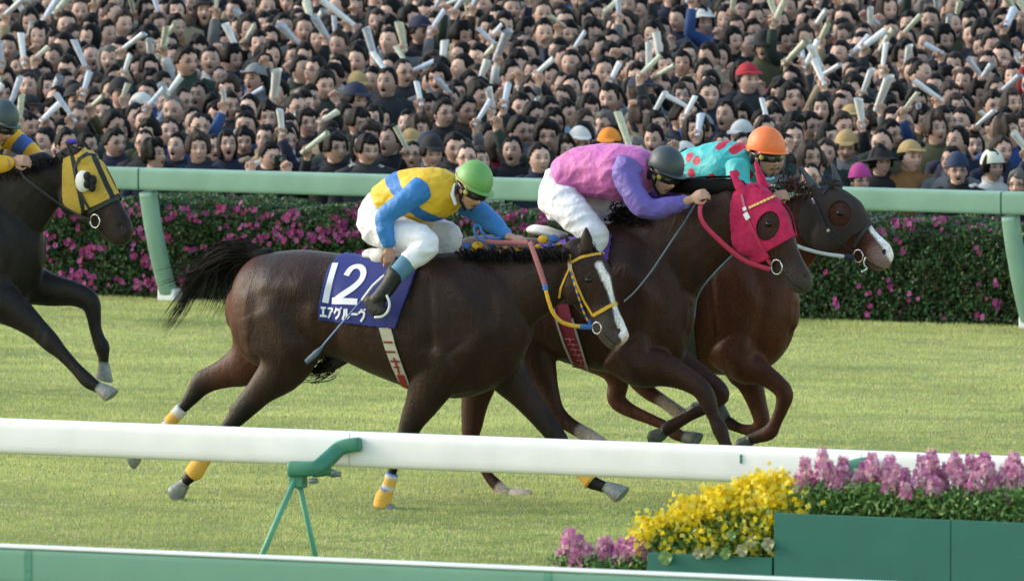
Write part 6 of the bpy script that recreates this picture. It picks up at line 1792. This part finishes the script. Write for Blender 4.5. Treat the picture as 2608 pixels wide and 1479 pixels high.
def plant(kind, x, y, z, h_, w_, label, group, rg, spikes=3):
    name = {'yellow': 'wallflower', 'pink': 'stock_flower'}[kind]
    root = empty(name, (x, y, z), label, 'flower', group)
    def pf(n, rg2):
        u = rg2.normal(size=(n, 3)) * np.array([w_ * .36, w_ * .30, h_ * .16]); fz = np.abs(rg2.random(n)) * h_ * (.62 if kind == 'yellow' else .50)
        P_ = np.stack([x + u[:, 0], np.maximum(y + u[:, 1], PY + np.where(fz < .07, .045, -.05)), z + fz], 1); return P_, np.tile(np.array([[0, -.4, .6]]), (n, 1))
    V, T, C = leaf_cloud(900, pf, (.010, .026), GRN, int(rg.integers(0, 9999)), aspect=.38)
    adopt(np_mesh('foliage', V, T, LEAF, cols=C), root)
    mb = MB(); pts = []
    tops = []
    ns = 16 if kind == 'yellow' else spikes
    for i in range(ns):
        dx, dy = rg.normal() * w_ * .33, rg.normal() * w_ * .24
        hh = h_ * (rg.uniform(.5, .95) if kind == 'yellow' else rg.uniform(.58, .98)) * (1 - .8 * (dx / w_) ** 2)
        t = (x + dx * 1.2, y + dy * 1.2, z + hh)
        mb.tube([(x + dx * .4, y + dy * .4, z), (x + dx * .9, y + dy * .9, z + hh * .5), t], .0035, n=5, cap=0); tops.append(t)
    adopt(mb.build('stems', mat('stem_green', srgb('#5b7a3a'), .6)), root)
    if kind == 'yellow':
        for t in tops:
            for _ in range(34):
                pts.append(np.array(t) + rg.normal(size=3) * np.array([.026, .026, .022]))
        for _ in range(130): pts.append(np.array((x, y, z)) + np.array([rg.normal() * w_ * .36, -abs(rg.normal()) * w_ * .38, rg.uniform(.05, .85) * h_]))
        pts = [q for q in pts if q[0] < x1l - .01 or q[2] > zt_ + .015 or q[1] > PY + .04]
        V, T, C = florets(pts, .016, [srgb('#ffe83c'), srgb('#fff06a'), srgb('#f7d828')], rg)
        adopt(np_mesh('blossom_cluster', V, T, PETAL, cols=C), root)
    else:
        for t in tops:
            pts = []
            L = rg.uniform(.06, .11)
            for k in range(34):
                f = k / 33; a = k * 2.4; r = .036 * (1 - f * .55)
                pts.append(np.array(t) + np.array([r * math.cos(a), r * math.sin(a), -L * (1 - f) + .02]))
            V, T, C = florets(pts, .015, [srgb('#e09cc2'), srgb('#eeb6cf'), srgb('#c06aa4'), srgb('#f0c6cf'), srgb('#d287b3')], rg)
            adopt(np_mesh('flower_spike', V, T, PETAL, cols=C), root)
n = 9
for i in range(n):
    f = (i + .5) / n
    x = x0l + (x1l - x0l) * (f * 1.14)
    hgt = .25 + .24 * math.sin(min(f * 1.1, 1) * math.pi / 2)
    plant('yellow', x, PY + .17 + .05 * (i % 2), zl_ - .04, hgt, .20, f'yellow wallflower plant, {ORD[i]} from the left in the low green box', 'yellow wallflowers in the low box', frg)
n = 15
for i in range(n):
    x = x0t + .10 + (x1t - x0t - .75) * (i + .5) / n
    plant('pink', x, PY + .16 + .1 * (i % 2), zt_ - .04, .36 + .05 * math.sin(i * 1.9) - .008 * i * 0, .17, f'pink stock flower plant, {ORD[i]} from the left in the tall green box', 'pink stocks in the tall box', frg, spikes=6)
n = 5
for i in range(n):
    x = x0s + .02 + (x1s - x0s - .02) * (i + .5) / n
    plant('pink', x, PY + .15, zs_ - .03, .27 + .02 * (i % 2), .15, f'pink stock flower plant, {ORD[i]} from the left in the lowest box by the near rail', 'pink stocks in the lowest box', frg, spikes=6)
# pale frilly leaves hanging over the low box
FRL = mat('pale_leaf', srgb('#b9b890'), .7, var=.3, vscale=20, trans=.3)
for i, (px, py, r) in enumerate([(1697, 1418, .040), (1780, 1408, .030), (1808, 1404, .03), (1850, 1408, .032), (1892, 1400, .034), (1958, 1384, .036), (1865, 1362, .028), (1915, 1378, .028)]):
    c = onY(px, py, PY - .02); mb = MB(); V = [tuple(c)]
    for k in range(14):
        a = 2 * math.pi * k / 14; rr = r * (1 + .18 * math.sin(k * 3.1)); V.append((c.x + rr * math.cos(a), c.y - .012 + .018 * math.sin(k * 2.3), c.z + rr * math.sin(a)))
    mb.add(V, [(0, 1 + k, 1 + (k + 1) % 14) for k in range(14)]); o = mb.build('frilly_leaf', FRL if i % 3 else mat('pale_green_leaf', srgb('#8fae6a'), .7, trans=.3)); tag(o, f'pale frilly leaf, {ORD[i]} of those over the edge of the low green box', 'leaf', 'pale leaves at the box edge')
